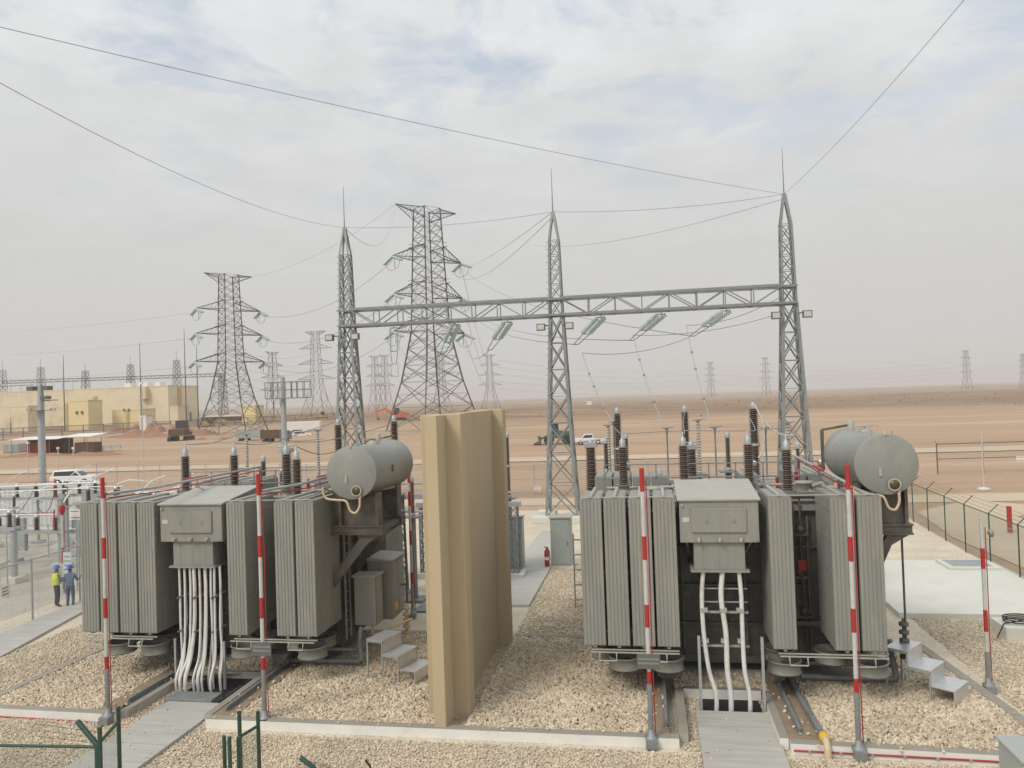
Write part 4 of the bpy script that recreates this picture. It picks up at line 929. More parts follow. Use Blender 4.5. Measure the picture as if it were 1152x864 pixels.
# instrument transformer with a fat brown column (far left of the right transformer)
for px, py, lab in ((664,496,'fat brown instrument transformer by the ladder, left of the right transformer'), (777,498,'brown instrument transformer behind the middle bushing of the right transformer'), (322,502,'brown instrument transformer behind the double bushing of the left transformer')):
    x, y, z = PX(px, py, 30.5); t = thing('instrument_transformer', lab, 'transformer', (x, y, 0), 0, 'brown instrument transformers')
    bushing_mesh(26, .17, .26, z-2.15, z-.25, taper=.85).build('sheds', m_porc, t)
    b = MB(); b.box(-.24,.24,-.2,.2,z-.25,z-.09); b.tube([(-.42,0,z-.03),(.42,.1,z+.05)], .03, 6); b.lathe([(.10,0),(.10,.1),(0,.15)], (0,0,z-.09), 10); b.build('head', m_galv, t)
    b = MB(); b.box(-.35,.35,-.35,.35,z-2.6,z-2.15); lattice(b, levels_of([(0,.4),(z-2.6,.32)], [4]), .09, .05); b.build('support', m_galvd, t)
for px, py, plain, lab in ((684,478,0,'grey post insulator left of the left bushing of the right transformer'), (785,472,0,'grey post insulator right of the middle bushing of the right transformer'), (886,475,0,'grey post insulator in front of the right gantry tower'), (277,488,0,'grey post insulator right of the second bushing of the left transformer'), (357,483,0,'grey post insulator left of the left conservator'),
        (750,481,1,'thin metal post left of the middle bushing of the right transformer'), (804,480,1,'thin metal post with forked foot right of the middle bushing of the right transformer'), (861,481,1,'thin white post right of the tall arrester beside the right tower'), (690,474,1,'thin metal post with a clamp behind the left bushing of the right transformer')):
    x, y, z = PX(px, py, 33); post(lab, x, y, z, plain=bool(plain))
def busline(label, pts, r=.016, cat='busbar'):
    return tag(MB().tube(smooth(pts, 6), r, 6).build('conductor', m_galvd), label, cat, 'conductors on top of the transformers')
def lp(X0, Y0, *pts): return [(X0+a, Y0+b_, c) for a, b_, c in pts]
for X0, Y0, nm in ((RX0,RY0,'right'), (LX0,LY0,'left')):
    busline('thin horizontal conductor along the bushing caps of the %s transformer' % nm, lp(X0,Y0,(-2.72,3.9,7.05),(-.85,3.95,7.1),(1.1,3.9,7.05),(2.4,4.2,7.12)), .013)
    busline('sagging lead from the left bushing of the %s transformer to the gear behind' % nm, lp(X0,Y0,(-2.72,3.9,7.05),(-2.9,6,7.0),(-3.3,9,7.25),(-3.2,11.5,7.6)))
    busline('sagging lead from the middle bushing of the %s transformer to the gear behind' % nm, lp(X0,Y0,(-.85,3.9,7.05),(-.7,6,6.9),(-.6,9,7.2),(-.4,11.8,7.5)))
    busline('sagging lead from the right bushing of the %s transformer to the gear behind' % nm, lp(X0,Y0,(1.1,3.9,7.05),(1.6,6,6.95),(1.9,9,7.1),(2.1,11.8,7.3)))
    busline('curved lead from the front bushing of the %s transformer past the conservator' % nm, lp(X0,Y0,(2.03,2.75,6.95),(2.4,4,6.6),(2.9,6.5,6.8),(3.0,9.8,6.9)))
    # steel busbar portals behind each transformer
    t = thing('busbar_portal', 'low grey steel portal with lattice legs behind the %s transformer' % nm, 'portal', (X0, Y0+11.2, 0), 0, 'steel portals behind the transformers')
    for x in (-3.2, .8, 4.3, 5.4): lattice(MBl := MB(), levels_of([(0,.25),(4.1,.25)], [7]), .08, .05, (x,0,0)); MBl.build('leg', m_galvd, t)
    b = MB(); b.box(-3.6,5.9,-.15,.15,4.1,4.3); b.box(-3.6,5.9,-.1,.1,4.7,4.78); b.box(-3.6,5.9,-.1,.1,3.5,3.58); b.build('beam', m_galv, t)
    for k in range(4):
        x = -2.8+k*2.5; s = bushing_mesh(12,.06,.1,4.3,5.3,(x,0,0)).build('post_insulator', m_porc, t); MB().lathe([(.05,0),(.08,.05),(.08,.15),(0,.2)], (x,0,5.3), 8).build('clamp', m_alu, s)
t = thing('busbar_portal', 'low steel portal with lattice legs seen between the left conservator and the beige wall', 'portal', (-10.6, 35.2, 0), 0, 'steel portals behind the transformers')
for x in (0, 1.3, 2.7, 4.2): lattice(MBl := MB(), levels_of([(0,.22),(3.3,.22)], [7]), .07, .045, (x,0,0)); MBl.build('leg', m_galvd, t)
b = MB(); b.box(-.4,4.6,-.15,.15,3.3,3.5); b.box(-.4,4.6,-.1,.1,3.9,3.98); b.box(-.4,4.6,.6,.75,2.6,2.72); b.build('beam', m_galv, t)
for k in range(3): x = .3+k*1.7; bushing_mesh(10,.06,.11,3.5,4.5,(x,0,0)).build('post_insulator', m_porc, t)
b = MB(); b.box(-.5,4.7,-.5,.5,0,.25); b.build('footing', m_slab, t)
# grey cabinets, extinguisher, steel ladder frame behind the wall
def cabinet(label, x, y, w, d, h):
    t = thing('control_cabinet', label, 'cabinet', (x, y, 0), 0, 'grey outdoor cabinets behind the wall')
    MB().box(-w/2,w/2,0,d,.1,h).build('body', m_cab, t, bevel=.02); MB().box(-w/2+.06,w/2-.06,-.02,-.001,.2,h-.08).build('door', m_cab, t, bevel=.008)
    MB().box(-w/2-.05,w/2+.05,-.06,d+.05,h+.002,h+.06).build('roof', m_lid, t); MB().box(-w/2-.1,w/2+.1,-.1,d+.1,0,.1).build('plinth', m_slab, t); MB().box(w/2-.2,w/2-.16,-.045,-.021,1.1,1.3).build('handle', m_plate, t)
cabinet('grey metal cabinet close to the beige wall, left of the far path', -6.72, 36.6, 1.0, .7, 2.5)
cabinet('grey metal cabinet right of the far path beside the fire extinguisher', -4.42, 37.2, 1.0, .7, 2.4)
t = thing('fire_extinguisher', 'small red fire extinguisher standing on the far path beside the grey cabinet', 'extinguisher', (-5.12, 37.1, .12))
MB().lathe([(.1,0),(.12,.04),(.12,.7),(.05,.82),(.035,.86)], (0,0,0), 14).build('bottle', m_red, t); MB().lathe([(.122,.3),(.122,.45)], (0,0,0), 14).build('label_band', m_white, t); b = MB(); b.bar((-.12,0,.92),(.08,0,.88), .04); b.tube([(.05,0,.86),(.15,0,.7),(.15,0,.3)], .018, 6); b.build('valve', m_black, t)
t = thing('wall_ladder', 'grey step irons on two rails left of the right transformer', 'ladder', (-3.1, 30.2, 0))
b = MB(); b.bar((0,0,0),(0,0,2.9),.05); b.bar((.5,0,0),(.5,0,2.9),.05); b.build('rails', m_galvd, t)
for k in range(5): MB().tube([(0,0,.4+k*.58),(0,-.25,.4+k*.58),(.5,-.25,.4+k*.58),(.5,0,.4+k*.58)], .03, 6, False).build('step_iron', m_galvd, t)
# concrete block with coiled cable
t = thing('concrete_block', 'low white concrete block carrying a coil of black cable', 'block', (11.75, 27.7, 0)); MB().box(-.75,.75,-.6,.6,0,.42).build('block', m_slab, t, bevel=.02)
cb = MB(); cb.tube([(.55*math.cos(a*.4)*(1+.02*(a%5)), .4*math.sin(a*.4), .45+.004*a) for a in range(48)]+[(-.7,-.3,.46),(-1.1,-.8,.15)], .022, 6); tag(cb.build('cable_coil', m_black, loc=(11.75,27.7,0)), 'coil of black cable lying on the white concrete block', 'cable')
t = MB().box(-.11,.11,-.09,.09,0,1.35).build('timber_post', mat('sand coloured timber', (.5,.40,.27), .8, 0, .1, 3), loc=(12.1,26.7,0), bevel=.01); tag(t, 'beige square post beside the white concrete block', 'post')
# ================================================================== FENCES
def fence(name, label, pts, h, net, pm, spacing=3.0, arm=0, arm_side=1, rail=True, midrail=False, pr=.03, cat='fence', group=None, wires=0):
    pts = [Vector((*p, 0)) for p in pts]; t = thing(name, label, cat, pts[0], 0, group); o = pts[0]
    segs = list(zip(pts, pts[1:])); vs, fs, uv, d0 = [], [], [], 0
    rb = MB(); seen = []
    for p, q in segs:
        Ls = (q-p).length; d = (q-p)/Ls; n = max(1, round(Ls/spacing)); s = Vector((-d.y, d.x, 0))*arm_side
        b0 = len(vs); vs += [p-o+Vector((0,0,.03)), q-o+Vector((0,0,.03)), q-o+Vector((0,0,h)), p-o+Vector((0,0,h))]; fs.append((b0,b0+1,b0+2,b0+3)); uv += [(d0,0),(d0+Ls,0),(d0+Ls,h),(d0,h)]; d0 += Ls
        if rail: rb.tube([p-o+Vector((0,0,h)), q-o+Vector((0,0,h))], pr*.75, 6)
        if midrail: rb.tube([p-o+Vector((0,0,h*.5)), q-o+Vector((0,0,h*.5))], pr*.7, 6)
        for k in range(wires):
            u = (k+1)/wires; e = s*arm*.7*u+Vector((0,0,h+arm*.7*u)); rb.tube([p-o+e, q-o+e], .006, 4)
        for i in range(n+1):
            w = p+d*(Ls*i/n)-o
            if any((w-x).length < .3 for x in seen): continue
            seen.append(w)
            b = MB(); b.tube([w, w+Vector((0,0,h+.06))], pr, 8)
            if arm: b.tube([w+Vector((0,0,h+.03)), w+s*arm*.75+Vector((0,0,h+.03+arm*.75))], pr*.7, 6)
            b.build('fence_post', pm, t)
    if rb.v: rb.build('rail', pm, t)
    me = bpy.data.meshes.new('wire_mesh'); me.from_pydata(vs, [], fs); l = me.uv_layers.new(name='UVMap')
    for i, c in enumerate(uv): l.data[i].uv = c
    me.materials.append(net); ob = bpy.data.objects.new('wire_mesh', me); COL.objects.link(ob); ob.parent = t
    return t
fence('chain_link_fence', 'green chain-link fence with cranked post tops along the right edge of the gravel yard', [(14.8,22), (14.82,35.0), (15.0,41), (15.45,50), (16.0,57.5)], 2.35, m_netg, m_green, 3.05, .55, -1, wires=3)
fence('chain_link_fence', 'grey chain-link fence with cranked post tops at the left, beside the two workers', [(-24.25,14), (-24.75,27.3), (-25.1,33), (-25.4,46)], 2.45, m_net, m_galv, 3.1, .6, 1, midrail=False, pr=.04, wires=3)
fence('chain_link_fence', 'pale perimeter fence of posts and rails crossing the sand behind the gantry', [(-62,78), (-30,70), (-9.9,65.5), (12.6,68.5)], 2.5, m_netfar, m_galv, 3.2, .4, 1, midrail=True, pr=.035, wires=2)
fence('chain_link_fence', 'dark perimeter fence on the sand beyond the right end of the yard', [(25.9,76.5), (34,77.5), (62,81)], 2.75, m_netfar, m_plate, 3.9, .3, 1, midrail=True, pr=.06)
fence('weldmesh_fence', 'long dark boundary fence in front of the cream buildings', [tuple(ay(-20,497,215).xy), tuple(ay(70,489,232).xy), tuple(ay(160,483,255).xy), tuple(ay(250,478,290).xy), tuple(ay(380,471,340).xy)], 4.0, m_netdark, m_plate, 6.0, 0, pr=.14, midrail=True)
fence('chain_link_fence', 'grey inner fence around the switchgear left of the workers', [(-58,32.5), (-40,31.5), (-29,30.6)], 2.2, m_net, m_galv, 3.0, .35, 1, pr=.03, midrail=True)
# sign on a post beside the workers; sign on the fence
def sign(label, x, y, z, w, h, lines, col=None, rz=0, post=True):
    t = thing('sign', label, 'sign', (x, y, 0), rz); MB().box(-w/2,w/2,-.01,.01,z,z+h).build('board', col or m_white, t)
    b = MB()
    for i in range(lines): b.box(-w*.38, w*(.38-.1*(i%2)), -.013,-.011, z+h*(.2+.6*i/max(1,lines-1))-.02, z+h*(.2+.6*i/max(1,lines-1))+.02)
    b.build('print', m_red if lines == 2 else m_plate, t)
    if post: MB().tube([(0,.03,0),(0,.03,z+h)], .03, 6).build('post', m_galv, t)
m_board = mat('pale blue notice board', (.55,.60,.66), .5)
sign('white warning sign with red print above the two workers', -26.6, 32, 3.3, .62, .5, 2)
sign('pale blue notice board on a post between the two workers', -25.55, 30.2, 1.2, .42, .95, 4, m_board)
sign('white notice on the grey chain-link fence left of the workers', -24.95, 26.2, 1.25, .5, .42, 3, None, R(100), False)
sign('small white sign hung on the dark perimeter fence at the right', 33.2, 77.2, .95, .75, .5, 2, None, 0, False)
sign('small white sign hung on the pale fence right of the beige wall', -9.6, 65.2, .3, .55, .45, 2, None, 0, False)
# red and white bits beyond the right fence
striped('marker_post', 'short red marker post on the dirt beyond the right fence', 19.2, 46.3, 0, 1.5, [(.05,1.48)], r=.12, cable=False, group=None, foot=False)
t = thing('lamp_pole', 'thin pale pole on a round footing beyond the green fence', 'pole', tuple(gp(1107,551).xy)+(0,)); MB().tube([(0,0,0),(0,0,4.4)], .05, 8).build('shaft', m_pole, t); MB().lathe([(.45,0),(.45,.15),(0,.2)], (0,0,0), 14).build('footing', m_slab, t)
# ---- near green fence with an open gate, at the bottom edge of the view
t = thing('green_fence', 'near dark green fence corner with a cranked post top at the bottom left', 'fence', (0,13,0))
b = MB(); b.tube([(-17,0,1.80),(-10.45,0,2.0)], .03, 8); b.build('rail', m_green, t)
b = MB(); b.tube([(-10.45,0,0),(-10.45,0,2.05)], .055, 10); b.tube([(-10.42,-.0,2.0),(-10.95,.1,2.42)], .05, 8); b.build('fence_post', m_green, t)
b = MB(); [b.tube([(-11.8,.05,2.12+k*.12),(-10.5,.05,2.05+k*.1)], .004, 4) for k in range(3)]; b.build('barbed_wire', m_black, t)
me = bpy.data.meshes.new('wire_mesh'); me.from_pydata([(-17,0,0),(-10.45,0,0),(-10.45,0,1.99),(-17,0,1.79)], [], [(0,1,2,3)]); l = me.uv_layers.new(name='UVMap')
for i, c in enumerate(((0,0),(6.5,0),(6.5,2),(0,2))): l.data[i].uv = c
me.materials.append(m_netg); o = bpy.data.objects.new('wire_mesh', me); COL.objects.link(o); o.parent = t
def gate(label, pa, pb, za, zb, pr=.04, extra=()):
    t = thing('gate_leaf', label, 'gate', (0,0,0), 0, 'near green gate leaves'); pa, pb = Vector(pa), Vector(pb)
    for p, z in ((pa,za),(pb,zb)): MB().tube([(p.x,p.y,.05),(p.x,p.y,z)], pr, 10).build('gate_post', m_green, t)
    zr = min(za,zb)-.28
    MB().tube([(pa.x,pa.y,zr),(pb.x,pb.y,zr)], pr*.8, 8).build('rail', m_green, t)
    me = bpy.data.meshes.new('wire_mesh'); me.from_pydata([(pa.x,pa.y,.1),(pb.x,pb.y,.1),(pb.x,pb.y,zr),(pa.x,pa.y,zr)], [], [(0,1,2,3)]); l = me.uv_layers.new(name='UVMap'); W_ = (pb-pa).length
    for i, c in enumerate(((0,0),(W_,0),(W_,zr),(0,zr))): l.data[i].uv = c
    me.materials.append(m_netg); o = bpy.data.objects.new('wire_mesh', me); COL.objects.link(o); o.parent = t
    for (x, y, z) in extra: MB().tube([(x,y,.05),(x,y,z)], pr*.9, 10).build('gate_post', m_green, t)
q1, q2 = ay(112,818,13.0), ay(133,795,13.9); gate('green gate leaf left of the near concrete path, beside the fence corner', q1, q2, q1.z, q2.z)
q1, q2 = ay(269,800,13.4), ay(290,800,13.9); q3, q4, q5 = ay(252,828,12.6), ay(258,829,12.4), ay(268,829,12.6)
gate('green gate leaf with a bunch of posts right of the near concrete path', q1, q2, q1.z, q2.z, .038, ((q3.x,q3.y,q3.z),(q4.x,q4.y,q4.z),(q5.x,q5.y,q5.z)))
q = ay(340,856,12.5); t = thing('barbed_bracket', 'green barbed wire bracket poking up at the bottom edge', 'bracket', (q.x,q.y,0)); b = MB(); b.tube([(.25,0,q.z-.4),(.2,0,q.z-.1),(-.05,.05,q.z+.03)], .045, 8); b.tube([(.25,0,0),(.25,0,q.z-.4)], .04, 8); b.build('arm', m_green, t); b = MB(); [b.tube([(-.12,.03,q.z+.02-.04*k),(.5,.03,q.z-.07-.04*k)], .004, 4) for k in range(3)]; b.build('barbed_wire', m_black, t)
q = ay(411,855,12.5); t = thing('bracket_tip', 'dark bracket tip at the bottom edge right of the green bracket', 'bracket', (q.x,q.y,0)); b = MB(); b.tube([(.12,0,q.z-.4),(.08,0,q.z-.1),(0,0,q.z)], .02, 8); b.tube([(.12,0,0),(.12,0,q.z-.4)], .02, 8); b.build('arm', m_black, t)
q = ay(1122,831,14.2); t = thing('roadside_cabinet', 'grey-green cabinet cut by the bottom right corner', 'cabinet', (q.x,q.y,0)); MB().box(0,1.4,-.9,.0,0,q.z).build('body', m_cab, t, bevel=.03); MB().box(-.03,1.43,-.93,.03,q.z+.002,q.z+.05).build('roof', m_cab, t, bevel=.01)

# ================================================================== SWITCHYARD AT THE LEFT
m_cont = mat('off-white container paint', (.56,.575,.545), .5, 0, .06, 1, dirt=(.45,.4,.33), dscale=1.5, dlo=.52, dhi=.85, stretch=(1,1,.3))
def container(label, x, y, Lx, W_=2.5, h=2.9, z0=.3):
    t = thing('container', label, 'container', (x, y, z0), 0, 'white corrugated containers')
    b = MB(); n = int(Lx/.36); poly = []
    for i in range(n):
        u = Lx*i/n; s = Lx/n; poly += [(u,0), (u+s*.3,0), (u+s*.5,.035), (u+s*.8,.035)]
    poly += [(Lx,0), (Lx,W_), (0,W_)]
    b.prism(poly, .15, h-.12, 'z'); b.build('wall', m_cont, t)
    b = MB(); b.box(-.02,Lx+.02,-.04,W_+.04,h-.118,h); b.build('roof', m_lid, t); b = MB(); b.box(-.02,Lx+.02,-.04,W_+.04,0,.148)
    for u in (0,Lx-.14): b.box(u-.01,u+.15,-.045,.1,.15,h-.12)
    b.build('frame', m_white, t); MB().box(.1,Lx-.1,.2,W_-.2,-z0,-.001).build('plinth', m_conc, t)
container('long white corrugated container at the left edge behind the switchgear', -52, 47, 13.4)
container('white corrugated container seen above the radiators of the left transformer', -36.5, 48.2, 6.6, h=2.5, z0=.0)
def switch_frame(label, x, y, w, h, nins, red=True, rz=0):
    t = thing('switchgear_frame', label, 'switchgear', (x, y, 0), rz, 'switchgear frames in the left yard')
    for u in (.25, w-.25):
        MB().tube([(u,0,0),(u,0,h)], .16, 12).build('column', m_galv, t); MB().box(u-.4,u+.4,-.4,.4,0,.3).build('footing', m_slab, t)
    b = MB(); b.box(0,w,-.22,-.1,h+.002,h+.16); b.box(0,w,.1,.22,h+.002,h+.16)
    for k in range(5): b.box(w*k/4-.04 if k else 0,w*k/4+.04,-.1,.1,h+.02,h+.1)
    b.build('beam', m_galv, t)
    for k in range(nins):
        u = w*(k+.5)/nins; s = bushing_mesh(8,.09,.15,h+.16,h+.82,(u,0,0)).build('insulator', m_porc, t); MB().lathe([(.07,0),(.1,.03),(.1,.12),(0,.16)], (u,0,h+.82), 8).build('terminal', m_alu, s)
    b = MB(); b.tube([(w*.1,0,h+.98),(w*.9,0,h+.98)], .035, 6); b.tube([(w*.2,0,h+.98),(w*.35,.4,h+1.6),(w*.6,.6,h+1.9)], .025, 6); b.build('busbar', m_alu, t)
    if red: b = MB(); b.bar((w*.45,-.3,h+1.1),(w*.92,-.3,h+1.15), .03); b.bar((w*.92,-.3,h+.2),(w*.92,-.3,h+1.3), .05); b.build('operating_rod', m_red, t)
    MB().box(w*.4,w*.4+.6,-.35,-.1,1.0,1.9).build('mechanism_box', m_cab, t)
    return t
switch_frame('grey switchgear frame with four dark insulators at the left picture edge', -35.6, 36.5, 4.6, 1.9, 4)
switch_frame('grey switchgear frame with two dark insulators beside the red pole top', -31.6, 38.0, 3.4, 3.2, 2, False)
switch_frame('grey switchgear frame in front of the long white container', -41, 42, 5.4, 3.0, 4)
switch_frame('tall switchgear frame with short insulators left of the radiators of the left transformer', -30.4, 41.0, 3.2, 2.5, 3, False)
switch_frame('low switchgear frame half hidden by the grey chain-link fence', -39.5, 33.2, 3.6, 2.0, 3, False)
for x, y, w, h, n, lab in ((-48.5,38.5,4.2,2.5,4,'grey switchgear frame far left in front of the upper tubular busbar'), (-45,34.6,4.0,2.1,4,'low grey switchgear frame cut by the left picture edge'), (-33.8,33.4,2.8,2.6,3,'grey switchgear frame close behind the inner fence near the workers'), (-37.6,43.6,3.4,3.0,3,'grey switchgear frame standing close to the right end of the long container'), (-30.6,45.2,2.4,2.3,2,'small switchgear frame before the short container')):
    switch_frame(lab, x, y, w, h, n, n == 4)
fence('chain_link_fence', 'low grey mesh fence between the rows of switchgear in the left yard', [(-56,39.9), (-40,39.3), (-28.6,38.9)], 1.9, m_net, m_galv, 2.6, 0, 1, pr=.03, midrail=True)
tag(MB().tube([(-46,40,3.95),(-38,40,4.05),(-31.6,40,4.22)], .05, 8).build('tubular_busbar', m_white), 'upper long white tubular busbar across the left switchyard', 'busbar', 'tubular busbars in the left yard')
tag(MB().tube([(-46,39.2,3.72),(-38,39.2,3.82),(-31.6,39.2,4.0)], .04, 8).build('tubular_busbar', m_white), 'lower long white tubular busbar across the left switchyard', 'busbar', 'tubular busbars in the left yard')
q = ay(70,585,31.5); striped('striped_pole', 'striped pole with a round red top beside the two workers', q.x, 31.5, 0, 3.6, [(1.4,2.1)], r=.05, foot=True)
t = thing('warning_beacon', 'round red drum on top of the striped pole beside the workers', 'beacon', (q.x, 31.5, 3.6)); MB().lathe([(.05,0),(.09,.08),(.13,.2),(.13,.42),(.09,.48),(0,.48)], (0,0,0), 16).build('drum', m_red, t); MB().bar((.1,0,.6),(.42,0,1.05), .06).build('arm', m_white, t)
q = ay(143,566,44); t = thing('cable_drum', 'small white and orange drum standing above the left radiators', 'drum', (q.x,44,0)); MB().tube([(0,0,0),(0,0,q.z)], .08, 8).build('post', m_galv, t); MB().lathe([(.38,-.14),(.4,-.1),(.4,.1),(.38,.14)], (0,0,q.z+.2), 18, (1,0,.0)).build('drum', m_white, t); MB().lathe([(.41,-.04),(.41,.04)], (0,0,q.z+.2), 18, (1,0,0)).build('orange_band', m_orange, t)
# slim supports with dark insulators, three to a bay, all alike
rs = random.Random(21)
for i in range(26):
    x, y = -53+(i % 9)*2.85+rs.uniform(-.5,.5), 33.5+(i//9)*5.0+rs.uniform(-.6,.6); h = rs.choice((2.2,2.6,3.0))
    if x > -27.5 or (y < 34 and x > -32): continue
    t = thing('insulator_support', 'slim grey support carrying one dark insulator in the left switchyard', 'insulator', (x,y,0), 0, 'slim insulator supports in the left yard')
    b = MB(); b.tube([(0,0,0),(0,0,h)], .085, 8); b.box(-.3,.3,-.3,.3,0,.18); b.box(-.2,.2,-.2,.2,h,h+.06); b.build('support', m_galv, t)
    bushing_mesh(7,.06,.105,h+.06,h+.66).build('insulator', m_porc, t)
    b = MB(); b.lathe([(.05,0),(.07,.03),(.07,.12),(0,.16)], (0,0,h+.66), 8); b.tube([(0,0,h+.8),(.6,.2,h+1.0),(1.4,.3,h+.95),(2.4,.1,h+.8)], .02, 5); b.build('terminal_lead', m_alu, t)
for i, (x, y, w, lab) in enumerate(((-34,44.5,.8,'tall grey kiosk in front of the long white container'), (-38.6,35.2,.7,'small grey kiosk low behind the grey chain-link fence'), (-29.2,36.5,.6,'grey kiosk near the red drum pole'))):
    t = thing('kiosk', lab, 'cabinet', (x,y,0)); MB().box(-w/2,w/2,-.3,.3,.15,1.7).build('body', m_cab, t, bevel=.02); MB().box(-w/2+.06,w/2-.06,-.32,-.301,.3,1.6).build('door', m_cab, t); MB().box(-w/2-.05,w/2+.05,-.35,.35,1.702,1.76).build('roof', m_lid, t); MB().box(-w/2-.05,w/2+.05,-.35,.35,0,.148).build('plinth', m_conc, t)
# thin drop leads
for i, (a, c) in enumerate((((-36,41.8,4.1),(-34.6,38.8,2.9)), ((-37.4,41.8,4.1),(-35.6,37,2.9)), ((-34.8,41,4.2),(-32.2,38.2,4.2)))):
    p, q = Vector(a), Vector(c); tag(MB().tube([p.lerp(q,u/8)-Vector((0,0,.9*4*u/8*(1-u/8))) for u in range(9)], .02, 5).build('hanging_lead', m_black), 'dark hanging lead in the left switchyard, %s' % ('longest of three','leftmost of three','nearest to the red drum')[i], 'wire', 'hanging leads')

# ================================================================== THE TWO WORKERS
def person(label, x, y, rz, shirt, trousers, hat, vest=None, reach=.5, lean=0):
    t = thing('person', label, 'person', (x, y, 0), rz, None)
    V = [(0,0,.94),(0,0,1.15),(0,.01,1.36),(0,.0,1.47),(0,-.01,1.56),(0,-.015,1.66)]; Rr = [(.15,.115),(.145,.1),(.17,.11),(.06,.06),(.075,.085),(.08,.09)]
    E = [(i,i+1) for i in range(5)]
    for s in (-1,1):
        k = len(V); V += [(s*.095,0,.86),(s*.105,-.02,.48),(s*.115,.02,.09),(s*.12,-.12,.05)]; Rr += [(.1,.1),(.068,.072),(.05,.05),(.045,.04)]; E += [(0,k),(k,k+1),(k+1,k+2),(k+2,k+3)]
        k = len(V); V += [(s*.2,0,1.39),(s*.255,-.06,1.13),(s*.19,-.06-reach*.55,1.13+.05*reach),(s*.17,-.14-reach*.55,1.15+.06*reach)]; Rr += [(.065,.065),(.052,.052),(.04,.04),(.045,.03)]; E += [(2,k),(k,k+1),(k+1,k+2),(k+2,k+3)]
    me = bpy.data.meshes.new('body'); me.from_pydata(V, E, []); ob = bpy.data.objects.new('body', me); COL.objects.link(ob); ob.parent = t
    md = ob.modifiers.new('skin', 'SKIN')
    for i, sv in enumerate(me.skin_vertices[0].data): sv.radius = Rr[i]; sv.use_root = i == 0
    sb = ob.modifiers.new('sub', 'SUBSURF'); sb.levels = 2; sb.render_levels = 2
    # one skin; the overall's colours by height are woven into one cloth-and-skin material
    m, nt_, b, N, L = new_mat('work clothes'); tc = N('ShaderNodeTexCoord'); sp = N('ShaderNodeSeparateXYZ'); L(tc.outputs['Object'], sp.inputs[0]); cr = N('ShaderNodeValToRGB'); cr.color_ramp.interpolation = 'CONSTANT'
    mr = N('ShaderNodeMath'); mr.operation = 'DIVIDE'; mr.inputs[1].default_value = 2; L(sp.outputs[2], mr.inputs[0]); L(mr.outputs[0], cr.inputs[0]); e = cr.color_ramp.elements
    e[0].color = (.02,.018,.015,1); e[1].position = .045; e[1].color = (*trousers,1)
    for pp, c in ((.475,shirt), (.752,(.22,.11,.065))): q = e.new(pp); q.color = (*c,1)
    L(cr.outputs[0], b.inputs['Base Color']); b.inputs['Roughness'].default_value = .85; me.materials.append(m)
    MB().lathe([(.165,0),(.16,.01),(.118,.015),(.115,.06),(.09,.12),(.045,.15),(0,.155)], (0,-.015,1.665), 16).build('hard_hat', hat, t)
    m_skin = mat('skin', (.24,.12,.07), .6)
    for s in (-1,1):
        hb = MB(); bx = Vector((s*.17,-.17-reach*.55,1.155+.06*reach)); hb.lathe([(0,-.05),(.036,-.02),(.04,.02),(.02,.05)], bx, 8, (0,-1,.05))
        for k in range(4): hb.tube([bx+Vector(((k-1.5)*.02,-.03,.0)), bx+Vector(((k-1.5)*.021,-.085,-.01)), bx+Vector(((k-1.5)*.02,-.11,-.04))], .009, 5)
        hb.tube([bx+Vector((-s*.03,0,.01)), bx+Vector((-s*.055,-.04,.0)), bx+Vector((-s*.05,-.07,-.015))], .01, 5); hb.build('hand', m_skin, t)
    fb = MB(); fb.lathe([(.0,-.02),(.016,0),(.0,.02)], (0,-.115,1.60), 6, (0,0,1)); 
    for s in (-1,1): fb.lathe([(0,-.025),(.012,0),(0,.025)], (s*.085,-.01,1.6), 6)
    fb.build('face_features', m_skin, t)
    if vest:
        vb = MB(); pr = [(.205,.165,.98),(.205,.165,1.2),(.225,.165,1.36),(.13,.12,1.47)]; n = 20; vs = []
        for a, c, z in pr: vs += [(a*1.02*math.cos(q*2*math.pi/n), c*1.05*math.sin(q*2*math.pi/n), z) for q in range(n)]
        vb.add(vs, [(i*n+k, i*n+(k+1)%n, (i+1)*n+(k+1)%n, (i+1)*n+k) for i in range(3) for k in range(n)], True); vo = vb.build('vest', vest, t)
        sb_ = MB(); vs = []
        for a, c, z in ((.205,.165,1.10),(.205,.165,1.15)): vs += [(a*1.03*math.cos(q*2*math.pi/n), c*1.06*math.sin(q*2*math.pi/n), z) for q in range(n)]
        sb_.add(vs, [(k, (k+1)%n, n+(k+1)%n, n+k) for k in range(n)], True); sb_.build('reflective_band', m_alu, vo)
    return t
m_hat = mat('blue hard hat', (.03,.12,.42), .35)
m_vest = mat('yellow safety vest', (.62,.66,.05), .7)
p1_ = gp(64.5,683); p2_ = gp(79.5,683)
person('person in a yellow safety vest and blue hard hat by the grey fence', p1_.x, p1_.y, R(150), (.12,.16,.22), (.03,.03,.035), m_hat, m_vest, .5)
person('person in grey-blue overalls and blue hard hat facing the notice board', p2_.x, p2_.y, R(195), (.14,.19,.27), (.10,.13,.19), m_hat, None, .8)
